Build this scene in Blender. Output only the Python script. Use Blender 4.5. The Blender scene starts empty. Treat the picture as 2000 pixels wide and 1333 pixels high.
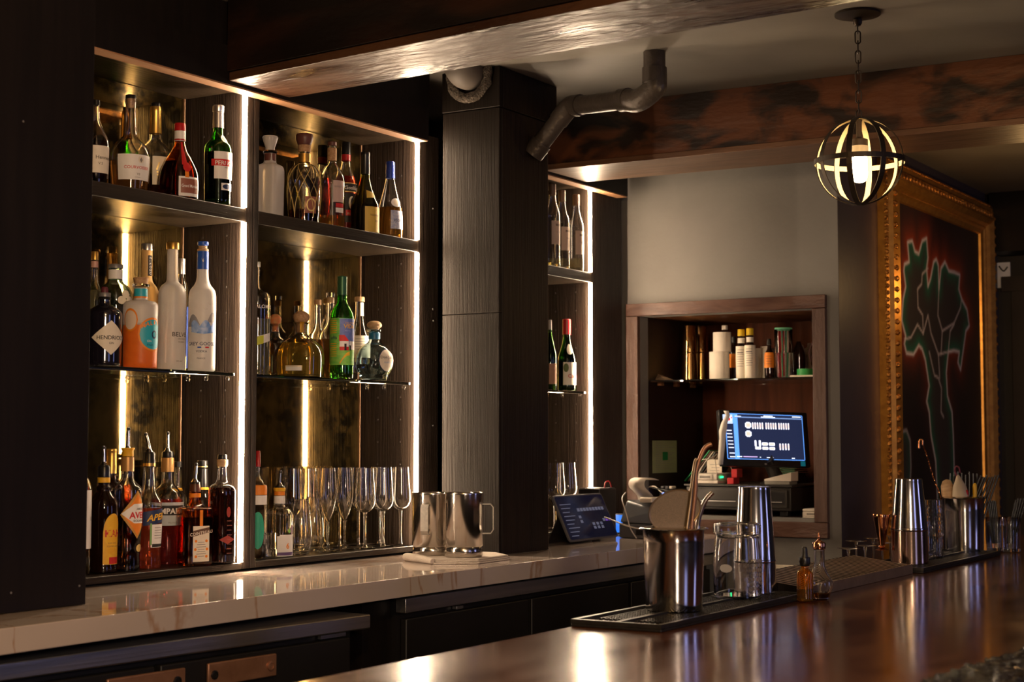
import bpy, bmesh, math, random
import numpy as np
from mathutils import Vector, Matrix
random.seed(7); rng = np.random.default_rng(7)
PI = math.pi; R_ = math.radians
sc = bpy.context.scene; COL = sc.collection
# ------------------------------------------------------------------ camera (2000 x 1333 frame)
F = 3100.0; CX = 1000.0; CY = 666.5; CZ = 1.40
TH = math.atan((860 - CY) / F); PH = math.atan((2916 - CX) * math.cos(TH) / F)
FW = np.array([math.cos(PH) * math.cos(TH), math.sin(PH) * math.cos(TH), math.sin(TH)])
RT = np.array([math.sin(PH), -math.cos(PH), 0.0]); UP = np.cross(RT, FW); EYE = np.array([0, 0, CZ])
cd = bpy.data.cameras.new('camera'); cam = bpy.data.objects.new('camera', cd); COL.objects.link(cam)
cam.location = (0, 0, CZ); cam.rotation_euler = (PI / 2 + TH, 0, PH - PI / 2)
cd.sensor_width = 36; cd.lens = F / 2000 * 36; cd.clip_start = 0.05
cd.dof.use_dof = True; cd.dof.focus_distance = 4.05; cd.dof.aperture_fstop = 6.0
sc.camera = cam
# ------------------------------------------------------------------ exposure, world, large lights
vs = sc.view_settings; vs.view_transform = 'Standard'; vs.look = 'None'; vs.exposure = 0.42; vs.gamma = 1; vs.use_curve_mapping = False
w = bpy.data.worlds.new('world'); sc.world = w; w.use_nodes = True
w.node_tree.nodes['Background'].inputs[0].default_value = (0.25, 0.32, 0.6, 1); w.node_tree.nodes['Background'].inputs[1].default_value = 0.3
LED_COL = (1.0, 0.74, 0.49); LED_STR = 120.0; BULB_COL = (1.0, 0.58, 0.22); BULB_STR = 60.0
cy = sc.cycles
cy.use_denoising = True; cy.max_bounces = 24; cy.diffuse_bounces = 4; cy.glossy_bounces = 6; cy.transmission_bounces = 22
cy.transparent_max_bounces = 8; cy.sample_clamp_indirect = 6; cy.caustics_reflective = True; cy.caustics_refractive = True; cy.blur_glossy = 0.5
def light(name, kind, loc, energy, col, size=0.1, size_y=None, rot=(0, 0, 0)):
    l = bpy.data.lights.new(name, kind); l.energy = energy; l.color = col
    if kind == 'AREA':
        l.size = size
        if size_y: l.shape = 'RECTANGLE'; l.size_y = size_y
    else: l.shadow_soft_size = size
    o = bpy.data.objects.new(name, l); COL.objects.link(o); o.location = loc; o.rotation_euler = rot; return o
light('daylight_window', 'AREA', (1.6, -3.05, 1.75), 5, (0.42, 0.46, 1.0), 0.9, 1.3, (R_(90), 0, 0))
light('daylight_window_far', 'AREA', (5.2, -3.05, 1.75), 5, (0.44, 0.46, 1.0), 0.7, 1.3, (R_(90), 0, 0))
light('warm_fill_near', 'POINT', (1.3, 0.9, 2.05), 28, BULB_COL, 0.04)  # bare warm fill added to light the shelf fronts, no fitting hangs here
light('bar_pendant_far', 'POINT', (5.68, 1.304, 1.96), 2.8, BULB_COL, 0.03)
light('room_front_fill', 'POINT', (-0.3, -1.2, 1.9), 115, (1.0, 0.76, 0.56), 0.2)  # added unseen fill behind the camera, brightens labels and counter
# ------------------------------------------------------------------ pixel <-> world
def ray(x, y): return FW + RT * (x - CX) / F - UP * (y - CY) / F
def onY(x, y, Y): r = ray(x, y); return EYE + r * (Y / r[1])
def onX(x, y, X): r = ray(x, y); return EYE + r * (X / r[0])
def onZ(x, y, Z): r = ray(x, y); return EYE + r * ((Z - CZ) / r[2])
def colX(x, Y, z):
    s = (x - CX) / F; v = RT - s * FW
    return -(Y * v[1] + (z - CZ) * v[2]) / v[0]
def rowZ(y, X, Y):
    t = (CY - y) / F; v = UP - t * FW
    return CZ - (X * v[0] + Y * v[1]) / v[2]
def scl(X, Y, z): return F / float(np.dot(np.array([X, Y, z]) - EYE, FW))
# ------------------------------------------------------------------ materials (all procedural)
MC = {}
def M(name, col, rough=0.5, metal=0.0, col2=None, ns=(8, 8, 8), nd=4, lo=0.35, hi=0.65, bump=0.0, bs=None, trans=0.0, ior=1.45,
      emit=None, es=0.0, coat=0.0, rough2=None, spec=None, alpha=None, aniso=0.0):
    if name in MC: return MC[name]
    m = bpy.data.materials.new(name); m.use_nodes = True; nt = m.node_tree; b = nt.nodes['Principled BSDF']
    I = b.inputs
    I['Base Color'].default_value = (*col, 1); I['Roughness'].default_value = rough; I['Metallic'].default_value = metal
    I['IOR'].default_value = ior; I['Transmission Weight'].default_value = trans; I['Coat Weight'].default_value = coat
    I['Coat Roughness'].default_value = 0.12; I['Anisotropic'].default_value = aniso
    if spec is not None: I['Specular IOR Level'].default_value = spec
    if emit: I['Emission Color'].default_value = (*emit, 1); I['Emission Strength'].default_value = es
    if trans == 0 and not emit and col2 is None: col2 = tuple(c * 0.86 for c in col)
    if col2 or bump or rough2 is not None:
        tc = nt.nodes.new('ShaderNodeTexCoord'); mp = nt.nodes.new('ShaderNodeMapping'); mp.inputs['Scale'].default_value = ns
        nz = nt.nodes.new('ShaderNodeTexNoise'); nz.inputs['Scale'].default_value = 1; nz.inputs['Detail'].default_value = nd; nz.inputs['Distortion'].default_value = 0.6
        nt.links.new(tc.outputs['Object'], mp.inputs[0]); nt.links.new(mp.outputs[0], nz.inputs['Vector'])
        mr = nt.nodes.new('ShaderNodeMapRange'); mr.inputs[1].default_value = lo; mr.inputs[2].default_value = hi; nt.links.new(nz.outputs['Fac'], mr.inputs[0])
        if col2:
            mx = nt.nodes.new('ShaderNodeMix'); mx.data_type = 'RGBA'; mx.inputs[6].default_value = (*col, 1); mx.inputs[7].default_value = (*col2, 1)
            nt.links.new(mr.outputs[0], mx.inputs[0]); nt.links.new(mx.outputs[2], I['Base Color'])
        if rough2 is not None:
            r2 = nt.nodes.new('ShaderNodeMapRange'); r2.inputs[3].default_value = rough; r2.inputs[4].default_value = rough2
            nt.links.new(mr.outputs[0], r2.inputs[0]); nt.links.new(r2.outputs[0], I['Roughness'])
        if bump:
            src = nz
            if bs:
                mp2 = nt.nodes.new('ShaderNodeMapping'); mp2.inputs['Scale'].default_value = bs; src = nt.nodes.new('ShaderNodeTexNoise'); src.inputs['Scale'].default_value = 1; src.inputs['Detail'].default_value = 3
                nt.links.new(tc.outputs['Object'], mp2.inputs[0]); nt.links.new(mp2.outputs[0], src.inputs['Vector'])
            bp = nt.nodes.new('ShaderNodeBump'); bp.inputs['Strength'].default_value = bump; bp.inputs['Distance'].default_value = 0.01
            nt.links.new(src.outputs['Fac'], bp.inputs['Height']); nt.links.new(bp.outputs[0], I['Normal'])
    MC[name] = m; return m
ebony = M('ebony_stained_wood', (0.015, 0.010, 0.0075), 0.42, col2=(0.025, 0.0175, 0.013), ns=(90, 90, 3), bump=0.25, bs=(260, 260, 6), spec=.16)
ebony_h = M('ebony_stained_wood_shelf', (0.018, 0.012, 0.008), 0.34, col2=(0.03, 0.021, 0.014), ns=(3, 90, 90), bump=0.2, bs=(5, 260, 260), spec=.3)
black_panel = M('black_painted_panel', (0.006, 0.004, 0.0035), 0.5, col2=(0.009, 0.006, 0.005), ns=(60, 60, 3), spec=.25)
raw_wood = M('raw_wood_edge', (0.45, 0.24, 0.12), 0.6, col2=(0.33, 0.16, 0.075), ns=(6, 30, 30))
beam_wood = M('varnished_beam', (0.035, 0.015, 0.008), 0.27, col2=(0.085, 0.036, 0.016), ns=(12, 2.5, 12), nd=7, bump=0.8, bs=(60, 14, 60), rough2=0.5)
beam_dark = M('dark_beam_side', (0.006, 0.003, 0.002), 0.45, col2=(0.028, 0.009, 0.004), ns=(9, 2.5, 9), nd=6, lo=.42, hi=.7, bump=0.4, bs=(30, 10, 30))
beam_old = M('stained_beam', (0.014, 0.006, 0.0035), 0.4, col2=(0.11, 0.036, 0.013), ns=(11, 6, 12), nd=8, lo=0.42, hi=0.56, bump=0.4, bs=(30, 10, 30), coat=0.15)
plaster = M('grey_plaster', (0.20, 0.19, 0.175), 0.75, col2=(0.17, 0.16, 0.148), ns=(2.5, 2.5, 2.5), bump=0.15, bs=(30, 30, 30))
ceil_m = M('ceiling_plaster', (0.22, 0.20, 0.175), 0.5, col2=(0.17, 0.152, 0.132), ns=(2, 2, 2), bump=0.12, bs=(12, 12, 12))
plum = M('dark_plum_paint', (0.055, 0.045, 0.055), 0.45, col2=(0.045, 0.037, 0.046), ns=(4, 4, 4), bump=0.05, bs=(40, 40, 40))
dark_wall = M('dark_brown_paint', (0.020, 0.015, 0.012), 0.5)
quartz = M('veined_quartz', (0.52, 0.44, 0.40), 0.05, col2=(0.46, 0.39, 0.35), ns=(1.5, 3, 3), nd=6)
steel = M('brushed_steel', (0.66, 0.62, 0.58), 0.40, 1.0, col2=(0.5, 0.48, 0.46), ns=(2, 60, 60), bump=0.05, bs=(3, 200, 200))
steel_r = M('polished_steel', (0.66, 0.62, 0.60), 0.13, 1.0, col2=(0.56, 0.52, 0.5), ns=(40, 40, 4))
steel_b = M('brushed_steel_round', (0.66, 0.60, 0.54), 0.17, 1.0, col2=(0.5, 0.47, 0.44), ns=(50, 50, 3))
copper = M('copper', (0.75, 0.33, 0.17), 0.13, 1.0, col2=(0.62, 0.25, 0.12), ns=(30, 30, 5))
copper_d = M('aged_copper', (0.42, 0.22, 0.14), 0.38, .6, col2=(0.30, 0.15, 0.09), ns=(20, 20, 20))
bar_m = M('bar_top_varnished_wood', (0.075, 0.023, 0.009), 0.15, col2=(0.15, 0.055, 0.022), ns=(2.2, 6, 6), nd=7, rough2=0.26, coat=0.5, bump=0.03, bs=(14, 14, 14))
rubber = M('black_rubber', (0.012, 0.011, 0.011), 0.42, col2=(0.02, 0.018, 0.017), ns=(60, 60, 60))
black_pl = M('black_plastic', (0.012, 0.011, 0.011), 0.35, col2=(0.018, 0.016, 0.016), ns=(40, 40, 40))
grey_pl = M('grey_plastic', (0.10, 0.10, 0.11), 0.42)
white_pl = M('white_plastic', (0.62, 0.55, 0.47), 0.4)
paper = M('paper', (0.72, 0.64, 0.54), 0.7)
cloth_m = M('white_cotton', (0.62, 0.54, 0.47), 0.85, bump=0.4, bs=(300, 300, 300))
glassm = M('clear_glass', (1, 1, 1), 0.0, trans=1, ior=1.46)
glass_thin = M('stemware_glass', (1, 0.985, 0.96), 0.0, trans=1, ior=1.5)
glass_green_edge = M('shelf_glass', (0.80, 0.96, 0.90), 0.0, trans=1, ior=1.5)
glass_gr = M('green_glass', (0.16, 0.62, 0.06), 0.02, trans=1, ior=1.46)
glass_dgr = M('dark_green_glass', (0.05, 0.20, 0.02), 0.03, trans=1, ior=1.46)
glass_ol = M('olive_glass', (0.36, 0.36, 0.06), 0.03, trans=1, ior=1.46)
glass_am = M('amber_glass', (0.90, 0.36, 0.05), 0.03, trans=1, ior=1.46)
glass_bk = M('black_glass', (0.010, 0.008, 0.014), 0.06, trans=0.0, coat=1.0, spec=0.8)
glass_teal = M('pale_teal_glass', (0.72, 0.93, 0.86), 0.02, trans=1, ior=1.46)
glass_bl = M('pale_blue_glass', (0.80, 0.95, 0.97), 0.01, trans=1, ior=1.46)
frost = M('frosted_glass', (0.92, 0.89, 0.86), 0.40, trans=0.5, ior=1.3, col2=(0.86, 0.83, 0.80), ns=(20, 20, 20))
frost_or = M('frosted_orange', (1.0, 0.24, 0.03), 0.4, trans=0.30, ior=1.3, col2=(0.85, 0.16, 0.02), ns=(14, 14, 14))
frost_ye = M('frosted_amber', (0.80, 0.55, 0.22), 0.45, trans=0.3, ior=1.3, col2=(0.72, 0.48, 0.2), ns=(14, 14, 14))
LQ = dict(cognac=(0.80, 0.38, 0.10), dark=(0.22, 0.045, 0.018), amber=(0.92, 0.46, 0.08), gold=(0.98, 0.70, 0.13), red=(0.80, 0.06, 0.03), ored=(0.95, 0.16, 0.06),
          dred=(0.55, 0.06, 0.05), clear=(0.98, 0.98, 0.98), pale=(0.97, 0.90, 0.55), brown=(0.22, 0.08, 0.02))
for k in list(LQ): LQ[k] = M('liquid_' + k, LQ[k], 0.0, trans=1 if k in ('clear', 'dark', 'brown') else .90 if k in ('red', 'ored', 'dred') else .94, ior=1.33)
black_cap = M('black_cap', (0.012, 0.011, 0.011), 0.3)
cork = M('cork', (0.55, 0.34, 0.18), 0.75, col2=(0.38, 0.21, 0.10), ns=(160, 160, 160))
wood_l = M('pale_wood', (0.55, 0.36, 0.20), 0.5, col2=(0.42, 0.26, 0.13), ns=(30, 30, 160))
gold_foil = M('gold_foil', (0.80, 0.48, 0.12), 0.32, 0.85, col2=(0.7, 0.4, 0.09), ns=(60, 60, 60))
silver_foil = M('silver_foil', (0.72, 0.70, 0.68), 0.28, 0.9)
red_cap = M('red_cap', (0.45, 0.015, 0.018), 0.3)
blue_cap = M('blue_foil', (0.02, 0.05, 0.32), 0.3, 0.3)
blue_m = M('royal_blue_print', (0.02, 0.10, 0.50), 0.4)
teal_m = M('teal_print', (0.03, 0.42, 0.55), 0.45)
cream = M('cream_label', (0.84, 0.76, 0.63), 0.55, col2=(0.78, 0.70, 0.57), ns=(50, 50, 50))
whitel = M('white_label', (0.86, 0.83, 0.80), 0.5)
yellow = M('yellow_label', (0.85, 0.50, 0.03), 0.5, col2=(0.80, 0.40, 0.02), ns=(80, 80, 80))
goldl = M('golden_label', (0.62, 0.42, 0.07), 0.5)
orange_l = M('orange_label', (0.85, 0.25, 0.015), 0.5)
red_p = M('red_print', (0.60, 0.02, 0.02), 0.5)
navy = M('navy_print', (0.015, 0.03, 0.10), 0.5)
ink = M('black_ink', (0.02, 0.017, 0.016), 0.6)
greyink = M('grey_ink', (0.25, 0.22, 0.20), 0.6)
brown_l = M('brown_label', (0.30, 0.10, 0.06), 0.5)
greenl = M('green_label', (0.12, 0.50, 0.08), 0.5, col2=(0.3, 0.6, 0.1), ns=(30, 30, 90))
white_p = M('white_print', (0.85, 0.82, 0.78), 0.5)
gold_p = M('gold_print', (0.80, 0.58, 0.20), 0.4, 0.4)
grey_cap = M('grey_cap', (0.22, 0.21, 0.21), 0.4, 0.3)
brown_cap = M('brown_wax', (0.14, 0.05, 0.04), 0.4)
led_m = M('led_diffuser', (1, 1, 1), 0.5, emit=LED_COL, es=LED_STR)
# ------------------------------------------------------------------ mesh helpers
def mk(name, verts, faces, mat, parent=None, smooth=False, fix=False, ang=40):
    me = bpy.data.meshes.new(name); me.from_pydata([tuple(map(float, v)) for v in verts], [], faces)
    if fix:
        bm = bmesh.new(); bm.from_mesh(me); bmesh.ops.remove_doubles(bm, verts=bm.verts, dist=1e-6); bmesh.ops.recalc_face_normals(bm, faces=bm.faces); bm.to_mesh(me); bm.free()
    for m in (mat if isinstance(mat, (list, tuple)) else [mat]): me.materials.append(m)
    if smooth:
        me.polygons.foreach_set('use_smooth', [True] * len(me.polygons)); me.set_sharp_from_angle(angle=R_(ang))
    o = bpy.data.objects.new(name, me); COL.objects.link(o)
    if parent: o.parent = parent
    return o
def tag(o, label, cat, group=None):
    o['label'] = label; o['category'] = cat
    if group: o['group'] = group
    return o
def st(o): o['kind'] = 'structure'; return o
def thing(name, label, cat, loc=(0, 0, 0), rz=0, group=None):
    o = bpy.data.objects.new(name, None); o.empty_display_size = 0.02; COL.objects.link(o); o.location = loc; o.rotation_euler = (0, 0, rz); return tag(o, label, cat, group)
def boxv(a, b, bev=0.0):
    (x0, y0, z0), (x1, y1, z1) = a, b
    x0, x1 = min(x0, x1), max(x0, x1); y0, y1 = min(y0, y1), max(y0, y1); z0, z1 = min(z0, z1), max(z0, z1)
    v = [(x0, y0, z0), (x1, y0, z0), (x1, y1, z0), (x0, y1, z0), (x0, y0, z1), (x1, y0, z1), (x1, y1, z1), (x0, y1, z1)]
    f = [(0, 3, 2, 1), (4, 5, 6, 7), (0, 1, 5, 4), (1, 2, 6, 5), (2, 3, 7, 6), (3, 0, 4, 7)]
    return v, f
def join(*vf):
    V, Fc = [], []
    for v, f in vf:
        n = len(V); V += list(v); Fc += [tuple(i + n for i in q) for q in f]
    return V, Fc
def bevel(o, wd=0.002, seg=2):
    bm = bmesh.new(); bm.from_mesh(o.data); rs = bmesh.ops.bevel(bm, geom=bm.edges[:], offset=wd, segments=seg, affect='EDGES', profile=0.5)
    for f in bm.faces: f.smooth = False
    for f in rs['faces']: f.smooth = seg > 1 and f.calc_area() < 1.0 and min(e.calc_length() for e in f.edges) < wd * 1.2
    bm.to_mesh(o.data); bm.free(); return o
def box(name, a, b, mat, parent=None, bev=0.0):
    o = mk(name, *boxv(a, b), mat, parent)
    if bev: bevel(o, bev)
    return o
def lathe(pts, seg=32, sq=None, arc=None):
    """pts (r,z) list; sq: squareness exponent list or number"""
    V, Fc, rows = [], [], []
    for k, (r, z) in enumerate(pts):
        if r < 1e-6: rows.append([len(V)]); V.append((0, 0, z)); continue
        n = 2 if sq is None else (sq[k] if isinstance(sq, (list, tuple)) else sq)
        row = []
        for i in range(seg):
            a = 2 * PI * i / seg; c, s = math.cos(a), math.sin(a)
            q = r * (abs(c) ** n + abs(s) ** n) ** (-1 / n); row.append(len(V)); V.append((q * c, q * s, z))
        rows.append(row)
    for A, B in zip(rows, rows[1:]):
        if len(A) == 1 and len(B) == 1: continue
        for i in range(seg):
            j = (i + 1) % seg
            if len(A) == 1: Fc.append((A[0], B[j], B[i]))
            elif len(B) == 1: Fc.append((A[i], A[j], B[0]))
            else: Fc.append((A[i], A[j], B[j], B[i]))
    return V, Fc
def smooth_prof(p, k=4):
    out = []; n = len(p)
    for i in range(n - 1):
        p0 = p[max(i - 1, 0)]; p1 = p[i]; p2 = p[i + 1]; p3 = p[min(i + 2, n - 1)]
        # straight vertical runs and caps stay crisp
        m1 = [(p2[j] - p0[j]) / 2 for j in (0, 1)]; m2 = [(p3[j] - p1[j]) / 2 for j in (0, 1)]
        d = math.dist(p1, p2)
        for m in (m1, m2):
            L = math.hypot(*m)
            if L > d: m[0] *= d / L; m[1] *= d / L
        for s in range(k):
            t = s / k; h = (2 * t**3 - 3 * t**2 + 1, t**3 - 2 * t**2 + t, -2 * t**3 + 3 * t**2, t**3 - t**2)
            out.append((max(0, h[0] * p1[0] + h[1] * m1[0] + h[2] * p2[0] + h[3] * m2[0]), h[0] * p1[1] + h[1] * m1[1] + h[2] * p2[1] + h[3] * m2[1]))
    out.append(p[-1]); return out
def tube(pts, rad, seg=10, cap=True):
    P = [Vector(p) for p in pts]; n = len(P); rad = rad if isinstance(rad, (list, tuple)) else [rad] * n
    V, Fc = [], []; up = None
    for i in range(n):
        t = (P[min(i + 1, n - 1)] - P[max(i - 1, 0)]).normalized()
        if up is None: up = t.orthogonal().normalized()
        up = (up - t * up.dot(t)).normalized(); s = t.cross(up)
        for k in range(seg):
            a = 2 * PI * k / seg; V.append(tuple(P[i] + (up * math.cos(a) + s * math.sin(a)) * rad[i]))
    for i in range(n - 1):
        for k in range(seg):
            a, b = i * seg + k, i * seg + (k + 1) % seg; Fc.append((a, b, b + seg, a + seg))
    if cap: Fc.append(tuple(range(seg))[::-1]); Fc.append(tuple((n - 1) * seg + k for k in range(seg)))
    return V, Fc
def tubeo(name, pts, rad, mat, parent=None, seg=10): return mk(name, *tube(pts, rad, seg), mat, parent, smooth=True, ang=50)
def bez(pts, k=6):
    P = [Vector(p) for p in pts]; out = []
    for i in range(len(P) - 1):
        p0, p1, p2, p3 = P[max(i - 1, 0)], P[i], P[i + 1], P[min(i + 2, len(P) - 1)]
        for s in range(k):
            t = s / k; out.append(0.5 * ((2 * p1) + (-p0 + p2) * t + (2 * p0 - 5 * p1 + 4 * p2 - p3) * t * t + (-p0 + 3 * p1 - 3 * p2 + p3) * t**3))
    out.append(P[-1]); return out
_txt = {}
def text_mesh(s, size, bold=0.0, shear=0.0):
    key = (s, bold, shear)
    if key not in _txt:
        c = bpy.data.curves.new('t', 'FONT'); c.body = s; c.size = 1; c.offset = bold; c.shear = shear; c.resolution_u = 2
        o = bpy.data.objects.new('t', c); COL.objects.link(o); bpy.context.view_layer.update()
        me = o.evaluated_get(bpy.context.evaluated_depsgraph_get()).to_mesh()
        v = [tuple(q.co) for q in me.vertices]; f = [tuple(p.vertices) for p in me.polygons]
        o.to_mesh_clear(); bpy.data.objects.remove(o); bpy.data.curves.remove(c)
        _txt[key] = (v, f)
    v, f = _txt[key]; return [(a * size, b * size) for a, b, _ in v], f
def flat_text(parent, s, size, mat, mtx, center=True, bold=0.0, shear=0.0, name='lettering'):
    v, f = text_mesh(s, size, bold, shear)
    if not v: return
    w2 = (max(p[0] for p in v) + min(p[0] for p in v)) / 2 if center else 0
    return mk(name, [mtx @ Vector((a - w2, b, 0)) for a, b in v], f, mat, parent)
# ================================================================== SETTING
def prism(name, poly, z0, z1, mat, parent=None):
    n = len(poly); V = [(x, y, z0) for x, y in poly] + [(x, y, z1) for x, y in poly]
    Fc = [tuple(range(n))[::-1], tuple(range(n, 2 * n))] + [(i, (i + 1) % n, (i + 1) % n + n, i + n) for i in range(n)]
    return mk(name, V, Fc, mat, parent, fix=True)
floor_m = M('dark_floor_tile', (0.05, 0.035, 0.028), 0.5, col2=(0.07, 0.05, 0.04), ns=(3, 3, 3))
st(box('floor', (-3, -3.2, -0.05), (9, 3.2, 0), floor_m))
ZCL = 2.455
st(box('ceiling', (-3, -3.2, ZCL), (9, 3.2, ZCL + .05), ceil_m))
st(box('wall_back', (-3, 2.95, 0), (5.6, 3.05, 2.7), black_panel))
st(mk('wall_front', *join(boxv((-3, -3.2, 0), (1.1, -3.1, ZCL)), boxv((2.1, -3.2, 0), (4.8, -3.1, ZCL)), boxv((5.6, -3.2, 0), (9, -3.1, ZCL)), boxv((1.1, -3.2, 0), (2.1, -3.1, 1.05)), boxv((4.8, -3.2, 0), (5.6, -3.1, 1.05)),
    boxv((1.1, -3.2, 2.4), (2.1, -3.1, ZCL)), boxv((4.8, -3.2, 2.4), (5.6, -3.1, ZCL))), dark_wall))
st(box('wall_left', (-3.1, -3.2, 0), (-3, 3.2, ZCL), dark_wall))
# end wall with the niche opening
NA, NB, NZ0, NZ1 = 1.905, 2.552, 1.140, 1.836
XE = 5.0
st(mk('wall_right', *join(boxv((XE, 1.82, 0), (XE + 0.06, NA, ZCL)), boxv((XE, NB, 0), (XE + 0.06, 2.95, ZCL)), boxv((XE, NA, 0), (XE + 0.06, NB, NZ0)), boxv((XE, NA, NZ1), (XE + 0.06, NB, ZCL))), plaster))
st(box('wall_painting_side', (XE + 0.0005, 1.8192, 0), (7.0, 1.90 - 0.001, ZCL), plum))
# niche lining
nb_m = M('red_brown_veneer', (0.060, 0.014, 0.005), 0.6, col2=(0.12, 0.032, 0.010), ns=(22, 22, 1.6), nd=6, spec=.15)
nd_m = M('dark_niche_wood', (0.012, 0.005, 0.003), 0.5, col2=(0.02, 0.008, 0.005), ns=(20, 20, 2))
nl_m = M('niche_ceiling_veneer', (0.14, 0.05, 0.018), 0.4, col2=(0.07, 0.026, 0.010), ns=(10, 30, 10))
nic = bpy.data.objects.new('wall_niche', None); COL.objects.link(nic); st(nic)
NX = 5.52
box('back_panel', (NX, NA - .002, NZ0), (NX + .02, NB + .002, NZ1), nb_m, nic)
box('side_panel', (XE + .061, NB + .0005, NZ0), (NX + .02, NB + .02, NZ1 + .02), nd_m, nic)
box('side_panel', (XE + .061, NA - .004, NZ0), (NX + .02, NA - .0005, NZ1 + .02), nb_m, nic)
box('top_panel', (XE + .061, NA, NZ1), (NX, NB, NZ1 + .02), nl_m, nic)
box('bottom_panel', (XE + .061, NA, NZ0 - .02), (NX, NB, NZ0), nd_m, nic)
trim_m = M('worn_painted_trim', (0.115, 0.058, 0.040), 0.42, col2=(0.05, 0.018, 0.011), ns=(25, 6, 25), nd=8, bump=0.4, bs=(60, 20, 60))
trimv = M('worn_painted_trim_upright', (0.115, 0.066, 0.050), 0.45, col2=(0.07, 0.033, 0.023), ns=(25, 25, 5), nd=8, bump=0.4, bs=(60, 60, 20))
tr = bpy.data.objects.new('trim_1', None); COL.objects.link(tr); st(tr)
x0, x1 = XE - .022, XE - .0005
TO = 0.046
bevel(box('board', (x0, NA - TO, NZ1 + .0), (x1, NB + TO, NZ1 + .044), trim_m, tr), .002)
bevel(box('board', (x0, NB, NZ0 - .01), (x1, NB + TO, NZ1 - .001), trimv, tr), .002)
bevel(box('board', (x0, NA - TO, NZ0 - .01), (x1, NA, NZ1 - .001), trimv, tr), .002)
bevel(box('board', (x0, NA - TO, NZ0 - .062), (x1, NB + TO, NZ0 - .011), trim_m, tr), .002)
# ---- beams
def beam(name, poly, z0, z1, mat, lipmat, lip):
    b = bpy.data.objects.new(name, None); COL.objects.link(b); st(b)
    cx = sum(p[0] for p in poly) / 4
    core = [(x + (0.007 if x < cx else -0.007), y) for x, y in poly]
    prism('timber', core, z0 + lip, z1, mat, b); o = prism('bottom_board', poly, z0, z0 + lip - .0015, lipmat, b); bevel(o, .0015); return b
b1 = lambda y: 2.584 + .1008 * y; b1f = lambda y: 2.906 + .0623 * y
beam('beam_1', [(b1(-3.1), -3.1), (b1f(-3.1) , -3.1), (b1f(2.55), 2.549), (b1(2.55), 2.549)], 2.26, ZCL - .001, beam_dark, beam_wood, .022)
n2 = lambda y: 4.405 - .031 * y; f2 = lambda y: 4.63 - .034 * (y - 1.74)
beam('beam_2', [(n2(-3.1), -3.1), (f2(-3.1), -3.1), (f2(2.55), 2.549), (n2(2.55), 2.549)], 2.26, ZCL - .001, beam_old, M('beam_2_board', (0.10, 0.045, 0.022), 0.4, col2=(0.17, 0.085, 0.045), ns=(30, 4, 30), bump=.2, bs=(50, 10, 50)), .019)
# ---- header beam over the shelving and dark soffit
hd = bpy.data.objects.new('header_beam', None); COL.objects.link(hd); st(hd)
box('fascia', (0.6, 2.55, 2.252), (3.682, 2.592, 2.345), black_panel, hd); box('soffit_board', (0.6, 2.552, 2.2485), (3.680, 2.592, 2.2518), raw_wood, hd)
box('soffit', (0.6, 2.56, 2.3452), (3.70, 2.93, 2.454), black_panel, hd)
hd = bpy.data.objects.new('header_beam_far', None); COL.objects.link(hd); st(hd)
box('fascia', (4.26, 2.55, 2.252), (4.905, 2.592, 2.335), black_panel, hd); box('soffit_board', (4.26, 2.552, 2.2485), (4.903, 2.592, 2.2518), raw_wood, hd)
box('soffit', (4.26, 2.58, 2.3352), (4.96, 2.93, 2.44), black_panel, hd)
# ---- column boxing
colm = bpy.data.objects.new('column_boxing', None); COL.objects.link(colm); st(colm)
ebc = M('ebony_side_panel', (0.0095, 0.0068, 0.0052), 0.5, col2=(0.014, 0.0102, 0.008), ns=(90, 90, 3), bump=.2, bs=(260, 260, 6), spec=.12)
def cpan(name, a, b, m=None): return bevel(box(name, a, b, m or ebc, colm), .0012, 1)
cpan('side_panel', (3.7445, 2.352, 1.0812), (3.7595, 2.544, 1.7550)); cpan('side_panel', (3.7445, 2.352, 1.7570), (3.7595, 2.544, 2.337)); cpan('side_panel', (3.7400, 2.348, 2.339), (3.7595, 2.544, 2.454))
ebd = M('ebony_front_panel', (0.010, 0.0065, 0.005), 0.45, col2=(0.018, 0.011, 0.008), ns=(90, 90, 3), bump=.2, bs=(260, 260, 6), spec=.2)
cpan('front_panel', (3.7600, 2.352, 1.0812), (4.0145, 2.367, 2.337), ebd); cpan('front_panel', (3.7600, 2.348, 2.339), (4.061, 2.367, 2.454), ebd)
cpan('back_filler', (4.000, 2.3675, 1.0815), (4.0145, 2.60, 2.337), ebd)
cpan('edge_strip', (4.0150, 2.354, 1.0815), (4.020, 2.367, 2.335), M('edge_strip_wood', (0.09, .055, .035), .5))
# ---- left end panel in front of the shelving
lp = st(bevel(box('end_panel', (0.9, 2.340, 1.0812), (2.214, 2.364, ZCL - .002), black_panel), .001, 1))
for x, z in ((28, 2.0), (155, 1.118), (22, 1.118)):
    p = onY(x, 1095, 2.34); s = mk('screw', *lathe([(0, 0.0), (0.0022, 0.0), (0.0022, 0.0012), (0, 0.0012)], 10), grey_cap, lp, smooth=True); s.location = (p[0], 2.3395, z); s.rotation_euler = (PI / 2, 0, 0)
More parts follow.
